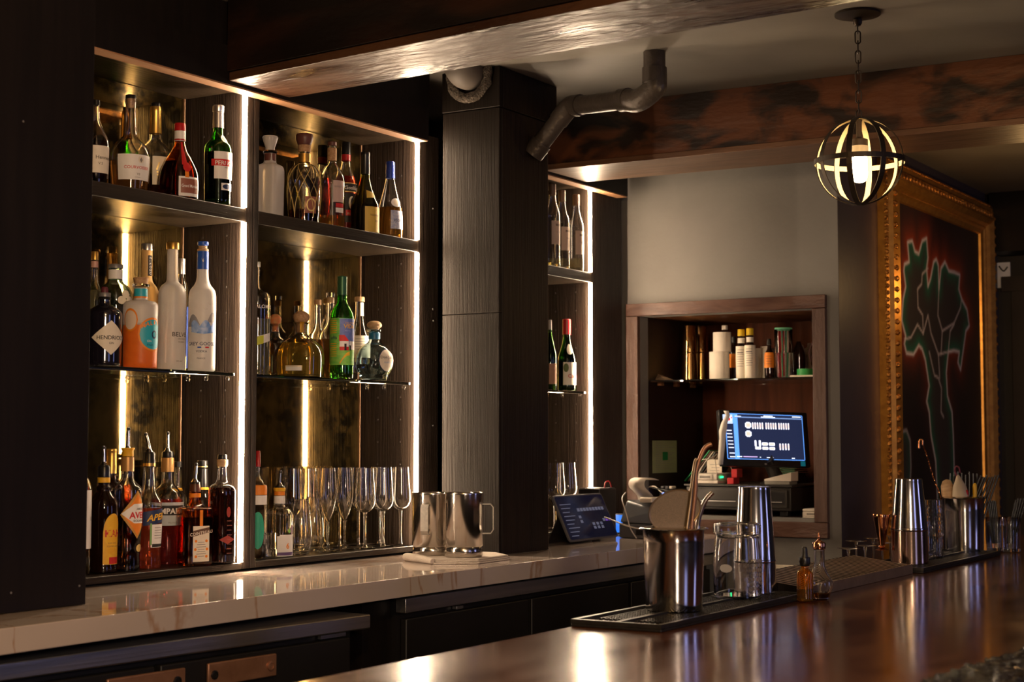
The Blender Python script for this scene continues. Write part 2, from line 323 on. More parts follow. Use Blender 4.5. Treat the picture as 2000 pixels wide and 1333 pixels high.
# ---- far right end: dark door wall
st(mk('wall_far', *join(boxv((7.0, -3.2, 0), (7.1, 0.9, ZCL)), boxv((7.0, 1.76, 0), (7.1, 1.9, ZCL)), boxv((7.0, .9, 2.06), (7.1, 1.76, ZCL))), dark_wall))
dr = bpy.data.objects.new('door_1', None); COL.objects.link(dr); st(dr)
dm = M('dark_door_paint', (0.030, 0.020, 0.015), .45)
box('jamb', (6.985, 1.70, 0), (7.06, 1.76, 2.06), dm, dr); box('jamb', (6.985, .9, 0), (7.06, .95, 2.06), dm, dr); box('head', (6.975, .88, 2.045), (7.06, 1.80, 2.11), dm, dr)
box('panel', (7.03, .95, 0), (7.06, 1.70, 2.045), black_panel, dr); box('moulding', (7.022, 1.66, .05), (7.03, 1.675, 2.0), dm, dr); box('moulding', (7.022, .98, 1.98), (7.03, 1.675, 2.0), dm, dr)
cb = st(box('ceiling_duct_box', (6.80, 0.6, 2.20), (6.999, 1.80, ZCL - .001), black_panel))
sgn = thing('wall_sign', 'small white card with a cord loop hanging above the dark door at far right', 'sign')
p = onX(1945, 535, 6.96); box('card', (6.985, p[1] - .055, p[2] - .06), (6.99, p[1] + .0, p[2] + .05), whitel, sgn)
tubeo('cord', bez([(6.983, p[1] - .045, p[2] + .03), (6.982, p[1] - .028, p[2] + .012), (6.983, p[1] - .008, p[2] + .035)]), .003, ink, sgn, 6)
# wall outlet low on the end wall
ou = thing('wall_outlet', 'cream outlet cover low on the grey end wall below the niche', 'outlet')
p = onX(1536, 1122, XE); bevel(box('cover_plate', (XE - .008, p[1] - .045, p[2] - .06), (XE - .0005, p[1] + .045, p[2] + .03), cream, ou), .002); 
for dz in (-.035, .005): box('socket_face', (XE - .0095, p[1] - .016, p[2] + dz - .012), (XE - .0082, p[1] + .016, p[2] + dz + .012), white_pl, ou)

# ================================================================== SHELVING
YF, YM = 2.60, 2.80
def mirror_mat():
    m = bpy.data.materials.new('antique_bronze_mirror'); m.use_nodes = True; nt = m.node_tree; b = nt.nodes['Principled BSDF']; I = b.inputs; I['Metallic'].default_value = .96
    tc = nt.nodes.new('ShaderNodeTexCoord'); n1 = nt.nodes.new('ShaderNodeTexNoise'); n1.inputs['Scale'].default_value = 9; n1.inputs['Detail'].default_value = 8; n1.inputs['Roughness'].default_value = .65
    n2_ = nt.nodes.new('ShaderNodeTexNoise'); n2_.inputs['Scale'].default_value = 38; n2_.inputs['Detail'].default_value = 5
    nt.links.new(tc.outputs['Object'], n1.inputs['Vector']); nt.links.new(tc.outputs['Object'], n2_.inputs['Vector'])
    mr = nt.nodes.new('ShaderNodeMapRange'); mr.inputs[1].default_value = .38; mr.inputs[2].default_value = .56; nt.links.new(n1.outputs['Fac'], mr.inputs[0])
    m2 = nt.nodes.new('ShaderNodeMapRange'); m2.inputs[1].default_value = .30; m2.inputs[2].default_value = .50; nt.links.new(n2_.outputs['Fac'], m2.inputs[0])
    mul = nt.nodes.new('ShaderNodeMath'); mul.operation = 'MULTIPLY'; nt.links.new(mr.outputs[0], mul.inputs[0]); nt.links.new(m2.outputs[0], mul.inputs[1])
    mx = nt.nodes.new('ShaderNodeMix'); mx.data_type = 'RGBA'; mx.inputs[6].default_value = (.26, .17, .048, 1); mx.inputs[7].default_value = (.035, .024, .009, 1); nt.links.new(mul.outputs[0], mx.inputs[0]); nt.links.new(mx.outputs[2], I['Base Color'])
    rr = nt.nodes.new('ShaderNodeMapRange'); rr.inputs[3].default_value = .025; rr.inputs[4].default_value = .06; nt.links.new(mul.outputs[0], rr.inputs[0]); nt.links.new(rr.outputs[0], I['Roughness'])
    # a weak cloudy film over the silvering
    m.node_tree.nodes['Principled BSDF'].inputs['Coat Weight'].default_value = .25; I['Coat Roughness'].default_value = .03
    return m
mirror_m = mirror_mat()
Z0, Z1, ZS, ZG, ZT = 1.0865, 1.102, 1.937, 1.565, 2.283
def unit(xl, xr, xfr, label, zt=ZT):
    """xl..xr inner faces, xfr right end of the right side panel"""
    u = thing('shelving_unit', label, 'shelving', (xl, YF, Z0))
    L = lambda a, b: ((a[0] - xl, a[1] - YF, a[2] - Z0), (b[0] - xl, b[1] - YF, b[2] - Z0))
    def bx(n, a, b, m, bev=.001): o = box(n, *L(a, b), m, u); return bevel(o, bev, 1) if bev else o
    bx('side_panel', (xl - .02, YF, Z0), (xl, 2.84, ZT), ebony)
    bx('side_panel', (xr, YF, Z0), (xfr, 2.84, ZT), ebony)
    bx('base_board', (xl + .0005, YF, Z0), (xr - .0005, 2.84, Z1), ebony_h)
    bx('fixed_shelf', (xl + .0005, YF, ZS), (xr - .0005, 2.84, 1.97), ebony_h)
    bx('top_board', (xl + .0005, YF, ZT - .018), (xr - .0005, 2.84, ZT), ebony_h)
    for n, (a, b) in enumerate(((Z1 + .001, ZS - .001), (1.971, ZT - .019))):
        bx('mirror', (xl + .001, YM, a), (xr - .012, YM + .006, b), mirror_m, 0)
        bx('mirror_bead', (xr - .011, YM - .004, a), (xr - .007, YM + .006, b), M('bead_wood', (.16, .09, .05), .5), 0)
    for a, b in ((Z1 + .002, ZS - .002), (1.972, ZT - .018)):
        o = bx('light_strip', (xr - .0125, YF - .0045, a), (xr - .0005, YF + .002, b), led_m, 0); o['label'] = 'glowing warm LED strip'
    hx = [YF + .06, YF + .14]
    pv = [boxv((xr - .0012 - xl, y - .0025 - YF, z - Z0), (xr - .0002 - xl, y + .0025 - YF, z + .005 - Z0)) for y in hx for z in np.arange(1.20, 2.2, .064) if abs(z - ZG) > .03 and abs(z - 1.95) > .04]
    h = mk('pin_hole_rows', *join(*pv), ink, u); h['kind'] = 'stuff'
    g = thing('glass_shelf', label.split(' shelving')[0].replace('dark ', '') + ' green-edged glass shelf', 'shelf', (xl, YF, 1.555)); g['group'] = 'glass shelves'
    o = box('pane', (.003, .008, 0), (xr - xl - .022, .193, .009), glass_green_edge, g); bevel(o, .001, 1)
    for yy in (.03, .10, .16):
        for xx in ((xr - xl - .012),):
            q = mk('clear_pin', *lathe([(0, -.009), (.004, -.009), (.006, -.004), (.004, -.0005), (0, -.0005)], 12), glassm, g, smooth=True); q.location = (xx - .012, yy, 0)
    return u, g
u1, g1 = unit(2.20, 2.962, 2.99, 'leftmost dark shelving unit beside the black end panel')
u2, g2 = unit(3.012, 3.702, 3.806, 'middle dark shelving unit holding the stemware, left of the column')
u3, g3 = unit(4.215, 4.727, 4.953, 'far dark shelving unit between the column and the grey end wall')
g1['label'] = 'glass shelf under the frosted vodka bottles in the leftmost shelving unit'
g2['label'] = 'glass shelf under the tequila and green mezcal bottles in the middle unit'
g3['label'] = 'short glass shelf under two green bottles behind the column'
for px_, py_ in ((845, 408), (845, 604), (846, 627), (845, 832)):
    p = onY(px_, py_, YF); s = mk('screw', *lathe([(0, 0), (.0028, 0), (.0028, .0012), (.0012, .0015), (0, .0006)], 12), grey_cap, u2, smooth=True); s.location = (p[0] - 3.012, -.0005, p[2] - Z0); s.rotation_euler = (PI / 2, 0, 0)
pl = st(box('plinth', (2.2, 2.68, 1.0803), (4.95, 2.84, 1.0863), black_panel))
# ================================================================== BACK COUNTER
def quartz_mat():
    m = quartz; nt = m.node_tree; b = nt.nodes['Principled BSDF']
    tc = nt.nodes.new('ShaderNodeTexCoord'); mp = nt.nodes.new('ShaderNodeMapping'); mp.inputs['Scale'].default_value = (1.6, .9, .7); mp.inputs['Rotation'].default_value = (0, .3, .5)
    nz = nt.nodes.new('ShaderNodeTexNoise'); nz.inputs['Scale'].default_value = 1.7; nz.inputs['Detail'].default_value = 7; nz.inputs['Distortion'].default_value = 1.2
    nt.links.new(tc.outputs['Object'], mp.inputs[0]); nt.links.new(mp.outputs[0], nz.inputs['Vector'])
    a = nt.nodes.new('ShaderNodeMath'); a.operation = 'SUBTRACT'; a.inputs[1].default_value = .5; nt.links.new(nz.outputs['Fac'], a.inputs[0])
    ab = nt.nodes.new('ShaderNodeMath'); ab.operation = 'ABSOLUTE'; nt.links.new(a.outputs[0], ab.inputs[0])
    mr = nt.nodes.new('ShaderNodeMapRange'); mr.inputs[1].default_value = 0; mr.inputs[2].default_value = .012; mr.inputs[3].default_value = .75; mr.inputs[4].default_value = 0; nt.links.new(ab.outputs[0], mr.inputs[0])
    mx = nt.nodes.new('ShaderNodeMix'); mx.data_type = 'RGBA'; mx.inputs[7].default_value = (.30, .16, .08, 1)
    old = b.inputs['Base Color'].links[0].from_socket; nt.links.new(old, mx.inputs[6]); nt.links.new(mr.outputs[0], mx.inputs[0]); nt.links.new(mx.outputs[2], b.inputs['Base Color'])
quartz_mat()
ct = tag(bevel(box('back_counter', (0.9, 2.166, 1.035), (4.998, 2.94, 1.080), quartz), .0015), 'long white quartz back counter with brown veins below the shelving', 'counter')
cbm = M('black_cabinet', (0.010, 0.009, 0.009), .45)
st(box('trim_2', (0.9, 2.27, 1.0258), (4.998, 2.93, 1.0348), black_panel))
# fridge under the left end, its steel edge slightly skewed to the counter
fr = thing('undercounter_fridge', 'black undercounter fridge with steel top edge and two lock plates, at lower left', 'fridge')
a = onZ(0, 1297.5, 1.0103); b = onZ(724, 1200.6, 1.0103)
dx, dy = b[0] - a[0], b[1] - a[1]; L_ = math.hypot(dx, dy); ux, uy = dx / L_, dy / L_
fr.location = (b[0], b[1], 0); fr.rotation_euler = (0, 0, math.atan2(uy, ux))
bevel(box('steel_top', (-1.7, 0, .979), (0, .55, 1.0103), steel, fr), .003)
box('body', (-1.66, .035, .05), (-.03, .54, .9785), cbm, fr)
for k, (xa, xb) in enumerate(((-.60, -.055), (-1.13, -.615), (-1.66, -1.145))):
    d = bevel(box('door', (xa, .012, .20), (xb, .034, .964), cbm, fr), .003)
# copper-coloured lock plates (two visible)
for (xa, ya, xb, yb) in ((402, 1291, 536, 1275), (205, 1326, 358, 1303)):
    inv = fr.matrix_basis.inverted()
    def loc(px_, py_):
        # intersect with the door face plane (local y=.012)
        n = Matrix.Rotation(fr.rotation_euler.z, 3, 'Z') @ Vector((0, 1, 0)); P0 = fr.location + n * .012
        r = Vector(ray(px_, py_)); t = (P0 - Vector(EYE)).dot(n) / r.dot(n); q = inv @ (Vector(EYE) + r * t); return q
    A = loc(xa, ya + 1); B = loc(xb, yb + 1)
    o = bevel(box('lock_plate', (A.x, .004, B.z - .047), (B.x, .0115, B.z), copper_d, fr), .003); 
    for t_, rr in ((.08, .009), (.90, .010)) if xa > 300 else ((.88, .010),):
        q = mk('keyhole' if t_ < .5 or xa < 300 else 'emblem', *lathe([(0, 0), (rr, 0), (rr, .003), (rr * .7, .004), (rr * .65, .002), (0, .002)], 20), black_cap if t_ < .5 or xa < 300 else copper_d, o, smooth=True)
        q.location = (A.x + (B.x - A.x) * t_, .0038, B.z - .024); q.rotation_euler = (PI / 2, 0, 0)
q = box('hinge', (-.14, .02, .967), (-.06, .03, .975), steel, fr)
fr2 = thing('bar_fridge', 'second steel-edged black bar fridge under the counter, left of the mixing bucket', 'fridge', (3.084, 2.197, 0))
bevel(box('steel_edge', (0, 0, .991), (1.75, .03, 1.0256), steel, fr2), .002)
box('body', (0, .0305, .05), (1.75, .60, 1.0255), cbm, fr2)
for xa, xb in ((.02, .58), (.60, 1.16), (1.18, 1.74)):
    d = bevel(box('door', (xa, .012, .2), (xb, .0300, .975), cbm, fr2), .003); box('finger_pull', (xa + .05, .006, .80), (xb - .05, .0118, .815), black_pl, d)
bevel(box('hinge', (.24, .015, .978), (.27, .029, .986), steel, fr2), .001)
st(box('trim_3', (2.97, 2.24, 0), (3.08, 2.9, 1.02), black_panel))
# ================================================================== BAR
bar = thing('bar_counter', 'long bar with a glossy red-brown wooden top running across the foreground', 'bar', (0.9, 0.5, 0))
bevel(box('worktop', (0, 0, 1.008), (5.7, .995, 1.048), bar_m, bar), .003); box('base', (.1, .25, 0), (5.6, .92, 1.007), black_panel, bar)
box('steel_ledge', (2.65, .921, .93), (5.1, 1.24, .945), steel, bar)
# rough sparkling edge stone at the front of the bar
def rock():
    N, K = 300, 44; V = []; Fc = []
    import mathutils.noise as mn
    for i in range(N):
        x = 2.15 + 1.2 * i / (N - 1)
        for k in range(K):
            a = -0.15 + (PI + .3) * k / (K - 1); ww = .17; hh = .020
            edge = .715 - .10 * (x - 2.26); y = edge - ww + ww * math.cos(a); z = 1.047 + hh * max(0, math.sin(a))
            d = mn.fractal(Vector((x * 22, y * 22, z * 22)), 0.7, 2.2, 5) * .012
            c = (mn.cell(Vector((x * 90, y * 90, z * 90))) - .5) * .008 + mn.noise(Vector((x * 160, y * 160, 3))) * .004
            V.append((x, y + (d + c) * math.cos(a), max(1.0475, z + (d + c + .006) * max(.1, math.sin(a)))))
    for i in range(N - 1):
        for k in range(K - 1): Fc.append((i * K + k, (i + 1) * K + k, (i + 1) * K + k + 1, i * K + k + 1))
    Fc.append(tuple(range(K))[::-1]); Fc.append(tuple((N - 1) * K + k for k in range(K)))
    return V, Fc
rock_m = M('glittering_black_rock', (0.006, 0.006, 0.009), 0.08, col2=(0.014, 0.010, 0.009), ns=(60, 60, 60), bump=.6, bs=(220, 220, 220), coat=.3)
tag(mk('rock_slab', *rock(), rock_m, fix=True), 'rough glittering black rock slab on the bar at the bottom right corner', 'rock')
# ---- bar mats
def bar_mat(label, x0, x1, y0, y1, lanes, group=None):
    t = thing('bar_mat', label, 'bar mat', (x0, y0, 1.0482)); Wd, Dp = x1 - x0, y1 - y0
    bevel(box('tray', (0, 0, 0), (Wd, Dp, .006), rubber, t), .0015, 1)
    e = .010; rims = [boxv((0, 0, .0061), (Wd, e, .014)), boxv((0, Dp - e, .0061), (Wd, Dp, .014)), boxv((0, e, .0061), (e, Dp - e, .014)), boxv((Wd - e, e, .0061), (Wd, Dp - e, .014))]
    for k in range(1, lanes): rims.append(boxv((e, Dp * k / lanes - e / 2, .0061), (Wd - e, Dp * k / lanes + e / 2, .014)))
    mk('rim', *join(*rims), rubber, t)
    nb = []; yy = [e + .008 + j * .011 for j in range(int((Dp - 2 * e - .01) / .011))]
    x = e + .06
    while x < Wd - e - .01:
        for y in yy: nb.append(boxv((x, y, .0061), (x + .006, y + .006, .0105)))
        x += .011
    s = mk('nubs', *join(*nb), rubber, t); s['kind'] = 'stuff'; return t
m1 = bar_mat('long black rubber bar mat under the large steel bucket and shaker', 2.635, 3.36, 1.305, 1.495, 2)
m2 = bar_mat('black rubber bar mat under the far steel bucket and crystal glass', 4.16, 4.93, 1.29, 1.478, 2)
# ---- ribbed steel drip tray, wedge raised at the back
dt = thing('drip_tray', 'ribbed bronze-coloured steel drip tray between the two black bar mats', 'drip tray', (3.385, 1.315, 1.0482))
dW, dD, zf, zb = .75, .165, .026, .046
trm = M('bronze_steel_tray', (0.46, 0.34, 0.26), .32, .7, col2=(.38, .28, .21), ns=(30, 30, 30))
bevel(box('front_lip', (0, -.004, 0), (dW, -.0002, zf), trm, dt), .001, 1)
mk('body', [(0, 0, 0), (dW, 0, 0), (dW, dD, 0), (0, dD, 0), (0, 0, zf - .004), (dW, 0, zf - .004), (dW, dD, zb - .004), (0, dD, zb - .004)], [(0, 3, 2, 1), (4, 5, 6, 7), (0, 1, 5, 4), (1, 2, 6, 5), (2, 3, 7, 6), (3, 0, 4, 7)], M('tray_floor_shade', (.008, .006, .005), .6, 0, spec=.1), dt)  # near-black body colour paints in the shade between the ribs
nr = 28
for k in range(nr):
    x = .006 + (dW - .012) * k / (nr - 1)
    V = [(x - .0045, .006, zf - .0039), (x + .0045, .006, zf - .0039), (x + .0045, dD - .006, zb - .0039), (x - .0045, dD - .006, zb - .0039), (x - .0035, .007, zf - .0030), (x + .0035, .007, zf - .0030), (x + .0035, dD - .007, zb - .0030), (x - .0035, dD - .007, zb - .0030)]
    mk('rib', V, [(4, 5, 6, 7), (0, 1, 5, 4), (1, 2, 6, 5), (2, 3, 7, 6), (3, 0, 4, 7)], trm, dt)
# ================================================================== PIPES
pm = M('dark_painted_pipe', (0.075, 0.06, 0.05), .38, .3, col2=(.055, .044, .037), ns=(20, 20, 20), bump=.25, bs=(60, 60, 60))
pp = thing('drain_pipe', 'dark painted pipe bending from the ceiling into the column boxing', 'pipe'); pp['kind'] = 'thing'
pa_ = onZ(1278, 101, ZCL); A = Vector((pa_[0], pa_[1], ZCL - .001)); B1 = Vector((A.x, A.y, 2.375)); r0 = .034
E1 = Vector((A.x, A.y + .033, 2.332)); E2 = Vector(onY(1112, 208, 2.235)); Wp = Vector(onY(1042, 300, 2.346))
d12 = (E2 - E1).normalized(); d2w = (Wp - E2).normalized()
tubeo('upright', [A, B1], .030, pm, pp, 20)
tubeo('coupling', [B1 + Vector((0, 0, .035)), B1 + Vector((0, 0, -.005))], .034, pm, pp, 20)
tubeo('elbow', bez([B1 + Vector((0, 0, .004)), B1 + Vector((0, 0, -.02)), E1 + d12 * .02 + Vector((0, 0, -.006)), E1 + d12 * .07], 8), .031, pm, pp, 20)
tubeo('crosspipe', [E1 + d12 * .06, E2 - d12 * .02], .027, pm, pp, 20)
tubeo('coupling', [E1 + d12 * .062, E1 + d12 * .092], .0325, pm, pp, 20); tubeo('coupling', [E2 - d12 * .05, E2 - d12 * .03], .0315, pm, pp, 20)
tubeo('elbow', bez([E2 - d12 * .035, E2 - d12 * .005, E2 + d2w * .03, E2 + d2w * .055], 6), .0295, pm, pp, 20)
tubeo('lower_pipe', [E2 + d2w * .04, Wp - d2w * .02], .0265, pm, pp, 20)
tubeo('wall_collar', [Wp - d2w * .04, Wp + d2w * .004], .0315, pm, pp, 20)
# duct stub in the column side, torn hole around it
du = thing('duct_stub', 'grey round duct end in a torn hole high on the column side', 'duct')
ring = lathe([(.052, 0), (.072, -.004), (.080, .006), (.070, .014), (.052, .010)], 28)
import mathutils.noise as mn
V, Fc = ring; V = [(x * (1 + .10 * mn.noise(Vector((x * 60, y * 60, 1)))), y * (1 + .1 * mn.noise(Vector((x * 60, y * 60, 5)))), z + .008 * mn.noise(Vector((x * 90, y * 90, z * 90)))) for x, y, z in V]
p = onX(918, 148, 3.738)
o = mk('torn_edge', V, Fc, M('fibrous_debris', (.10, .075, .055), .9, col2=(.05, .04, .03), ns=(80, 80, 80), bump=.8, bs=(150, 150, 150)), du, smooth=True, ang=80); o.location = p; o.rotation_euler = (0, -PI / 2, 0)
o = mk('duct', *tube(bez([(0.0, 0, 0.01), (-.03, 0, .012), (-.055, 0, .04), (-.058, 0, .11)]), .052, 24), M('dusty_grey_duct', (.16, .135, .115), .6), du, smooth=True, ang=60); o.location = p
# ================================================================== PENDANT
pc = Vector((3.742, 1.304, 0)); zc_ = rowZ(316, pc.x, pc.y); Rg = 86 / scl(pc.x, pc.y, zc_)
pn = thing('pendant_lamp', 'round bronze cage pendant lamp hanging on a chain over the bar', 'lamp', (pc.x, pc.y, zc_))
iron = M('bronze_iron', (0.045, 0.033, 0.024), .42, .7); gilt = M('gilt_inside', (0.62, 0.50, 0.30), .5, .15)
az_cam = math.atan2(-pc.y, -pc.x)
def hoop(kind, rad, wd, th, ax):
    V, Fc, mi = [], [], []; N = 64
    for i in range(N):
        a = 2 * PI * i / N
        for (dr_, dw) in ((0, -wd / 2), (0, wd / 2), (-th, wd / 2), (-th, -wd / 2)):
            r = rad + dr_; x, y = r * math.cos(a), r * math.sin(a)
            V.append((x, dw, y) if ax == 'v' else (x, y, dw))
    for i in range(N):
        j = (i + 1) % N
        for k in range(4): Fc.append((i * 4 + k, j * 4 + k, j * 4 + (k + 1) % 4, i * 4 + (k + 1) % 4))
    o = mk(kind, V, Fc, [iron, gilt], pn)
    for q in o.data.polygons: q.material_index = 1 if q.index % 4 == 2 else 0
    return o
for k, dg in enumerate((-13, 32, 77, -58)):
    o = hoop('hoop', Rg - .0006 * k, .0135, .0022, 'v'); o.rotation_euler = (0, 0, az_cam + R_(dg))
hoop('equator_band', Rg + .0022, .0125, .0022, 'h')
zt = ZCL - zc_
mk('canopy', *lathe([(0, zt - .001), (.056, zt - .001), (.056, zt - .006), (.030, zt - .012), (.012, zt - .014), (0, zt - .014)], 32), iron, pn, smooth=True)
mk('canopy_loop', *lathe([(.004, zt - .014), (.011, zt - .016), (.011, zt - .026), (.007, zt - .032), (0, zt - .032)], 16), iron, pn, smooth=True)
zl = zt - .036; zend = Rg + .004; nl = 9; pitch = (zl - zend) / nl
for k in range(nl + 1):
    zc2 = zl - pitch * k; hl = pitch / 2 + .0035; rw = .0065
    loop = []
    for i in range(20):
        a = 2 * PI * i / 20; loop.append((rw * math.cos(a), 0, zc2 + (hl - rw) * (1 if math.sin(a) >= 0 else -1) + rw * math.sin(a)))
    loop.append(loop[0]); o = mk('chain_link', *tube([tuple(Vector(q) - Vector((0, 0, zc2))) for q in loop], .0018, 6, False), iron, pn, smooth=True); o.location = (0, 0, zc2); o.rotation_euler = (0, 0, R_(20 + 90 * (k % 2)))
mk('socket', *lathe([(0, Rg - .002), (.007, Rg - .002), (.007, .060), (.021, .054), (.0215, .020), (.019, .014), (0, .014)], 24), M('socket_brown', (.05, .03, .018), .5), pn, smooth=True)
sl = mk('socket_sticker', *[*lathe([(.0218, .020), (.0218, .038)], 24)], cream, pn); 
bulb_m = M('lit_bulb', (1, .8, .5), .4, emit=(1.0, 0.72, 0.38), es=BULB_STR)
bl = mk('bulb', *lathe(smooth_prof([(.017, .0135), (.0185, .006), (.019, -.02), (.0185, -.038), (.013, -.049), (.0, -.053)], 5), 24), bulb_m, pn, smooth=True); bl['label'] = 'lit frosted tubular bulb'
# ================================================================== PAINTING
YP = 1.82
fr_ = thing('framed_painting', 'tall painting of a green and orange map-like shape in a carved gold frame', 'painting', (0, 0, 0))
gm = M('carved_gold', (0.62, 0.26, 0.045), .34, .75, col2=(0.30, 0.11, 0.02), ns=(70, 70, 70), bump=.7, bs=(90, 90, 90)); gm2 = M('plain_gold', (0.66, 0.30, 0.05), .32, .75, col2=(.5, .21, .035), ns=(30, 30, 30))
XL, XR, ZTp, ZBp = 5.40, 6.80, 2.395, 0.35
prof = [(0, 0), (0, .030), (.012, .036), (.024, .030), (.034, .046), (.070, .058), (.088, .044), (.098, .030), (.106, .030), (.112, .022), (.128, .016), (.132, .006), (.132, 0)]  # inward offset, projection
cor = [(XL, ZTp, 1, -1), (XR, ZTp, -1, -1), (XR, ZBp, -1, 1), (XL, ZBp, 1, 1)]
for i in range(4):
    V = []; Fc = []
    for c in (cor[i], cor[(i + 1) % 4]):
        for (o_, h) in prof: V.append((c[0] + c[2] * o_, YP - .001 - h, c[1] + c[3] * o_))
    n = len(prof)
    for k in range(n - 1): Fc.append((k, k + 1, n + k + 1, n + k))
    Fc.append(tuple(range(n))); Fc.append(tuple(range(n, 2 * n)))
    bar_ = mk('frame_bar', V, Fc, gm2, fr_, fix=True)
    # carved leaves and beads following the bar
    a = Vector((cor[i][0], 0, cor[i][1])); b = Vector((cor[(i + 1) % 4][0], 0, cor[(i + 1) % 4][1])); d = (b - a).normalized(); inw = Vector((cor[i][2], 0, cor[i][3])); inw -= d * inw.dot(d); inw.normalize(); Ln = (b - a).length
    S = []
    def bump_(c, rx, rd, h):
        v, f = lathe([(1, 0), (.8, .6), (.4, .92), (0, 1)], 6); R3 = []
        for (x, y, z) in v: q = c + d * (x * rx) + inw * (y * rd); R3.append((q.x, YP - c.y - z * h, q.z))
        S.append((R3, f))
    s = .03
    while s < Ln - .03:
        bump_(a + d * s + inw * .004 + Vector((0, .026, 0)), .011, .008, .014); s += .024
    s = .06
    while s < Ln - .06:
        bump_(a + d * s + inw * .050 + Vector((0, .046, 0)), .013, .017, .014); bump_(a + d * (s + .02) + inw * .072 + Vector((0, .048, 0)), .008, .009, .008); s += .038
    s = .12
    while s < Ln - .12:
        bump_(a + d * s + inw * .102 + Vector((0, .026, 0)), .006, .005, .007); s += .016
    q = mk('carving', *join(*S), gm, bar_, fix=False); q['kind'] = 'stuff'
def canvas():
    zx = lambda x, y: (lambda p: (p[0], p[2]))(onY(1640 + .51 * x, 300 + .51 * y, YP - .01))
    main = [(250, 425), (268, 415), (262, 340), (280, 335), (290, 375), (305, 385), (318, 335), (335, 325), (340, 400), (335, 440), (340, 510), (350, 480), (362, 415), (372, 405), (380, 430), (382, 520), (390, 440), (405, 415), (420, 450), (440, 455), (462, 465), (458, 520), (470, 560), (490, 600), (498, 660), (485, 680), (480, 720), (470, 790), (465, 830), (455, 800), (460, 760), (440, 755), (418, 760), (410, 840), (415, 930), (432, 990), (437, 1080), (440, 1190), (440, 1400), (380, 1400), (370, 1180), (352, 1080), (345, 990), (335, 950), (345, 890), (330, 790), (318, 750), (305, 735), (285, 770), (258, 765), (250, 730), (255, 700), (240, 640), (245, 560), (255, 510), (248, 450)]
    second = [(195, 1400), (205, 1200), (195, 1100), (208, 1030), (222, 1075), (258, 1060), (272, 1100), (275, 1200), (265, 1400)]
    inner = [[(340, 440), (318, 462), (316, 500), (300, 520), (302, 590), (320, 620), (322, 690), (340, 620), (352, 690), (380, 770), (418, 760)], [(322, 690), (300, 655), (275, 705), (250, 712)], [(382, 520), (378, 620), (395, 680), (440, 650), (465, 590), (468, 560)], [(395, 680), (390, 770)], [(345, 760), (365, 850), (380, 860), (392, 900), (390, 990), (400, 1010)], [(380, 770), (385, 860)], [(418, 760), (425, 680), (440, 655)]]
    x0, x1, z0, z1 = XL + .128, XR - .128, ZBp + .128, ZTp - .128
    nx, nz = 170, 260; gx = np.linspace(x0, x1, nx); gz = np.linspace(z0, z1, nz); GX, GZ = np.meshgrid(gx, gz)
    jit = rng.normal(0, .003, GX.shape)
    def segd(poly, closed):
        P = [zx(*p) for p in poly]; n = len(P); D = np.full(GX.shape, 9.0)
        for i in range(n if closed else n - 1):
            ax, az = P[i]; bx_, bz = P[(i + 1) % n]; vx, vz = bx_ - ax, bz - az; L2 = vx * vx + vz * vz + 1e-12
            t = np.clip(((GX - ax) * vx + (GZ - az) * vz) / L2, 0, 1); D = np.minimum(D, np.hypot(GX - ax - t * vx, GZ - az - t * vz))
        return D, P
    def inside(P):
        I = np.zeros(GX.shape, bool); n = len(P)
        for i in range(n):
            ax, az = P[i]; bx_, bz = P[(i + 1) % n]
            if az == bz: continue
            c = ((az > GZ) != (bz > GZ)) & (GX < (bx_ - ax) * (GZ - az) / (bz - az) + ax); I ^= c
        return I
    base = np.stack([np.full(GX.shape, v) for v in (.016, .012, .011)], -1)
    base *= (1 + .35 * np.sin(GX * 9)[..., None] * np.sin(GZ * 3 + 1)[..., None])
    green = np.array([.014, .12, .065]); orange = np.array([.40, .05, .010]); lilac = np.array([.60, .52, .52]); dk = np.array([.035, .028, .026])
    for poly, k in ((main, 1.0), (second, .45)):
        D, P = segd(poly, True); In = inside(P); D2 = D + jit
        zt_ = 1.35
        glow = np.exp(-np.clip(D2, 0, 9) / .045) * k; up_ = np.clip((GZ - 1.45) / .6, .06, .75)
        out_ = base + (orange - base) * (glow * up_)[..., None]
        g = np.exp(-(np.clip(D2, 0, 9) / .034) ** 1.5) * k; ins = dk + (green * (1.0) - dk) * g[..., None]
        base = np.where(In[..., None], ins, out_)
        ln = np.exp(-(D / .0062) ** 2) * k; base = base + (lilac - base) * ln[..., None]
    for poly in inner:
        D, _ = segd(poly, False); ln = np.exp(-(D / .0045) ** 2) * .7; base = base + (lilac - base) * ln[..., None]
    V = np.stack([GX, np.full(GX.shape, YP - .008), GZ], -1).reshape(-1, 3)
    idx = np.arange(nx * nz).reshape(nz, nx); Fc = np.stack([idx[:-1, :-1], idx[:-1, 1:], idx[1:, 1:], idx[1:, :-1]], -1).reshape(-1, 4)
    m = bpy.data.materials.new('painted_canvas'); m.use_nodes = True; nt = m.node_tree; at_ = nt.nodes.new('ShaderNodeAttribute'); at_.attribute_name = 'paint'
    nt.links.new(at_.outputs['Color'], nt.nodes['Principled BSDF'].inputs['Base Color']); nt.nodes['Principled BSDF'].inputs['Roughness'].default_value = .45
    o = mk('canvas', V.tolist(), Fc.tolist(), m, fr_)
    ca = o.data.color_attributes.new('paint', 'FLOAT_COLOR', 'POINT'); C4 = np.concatenate([base.reshape(-1, 3), np.ones((nx * nz, 1))], 1).astype(np.float32); ca.data.foreach_set('color', C4.ravel())
canvas()
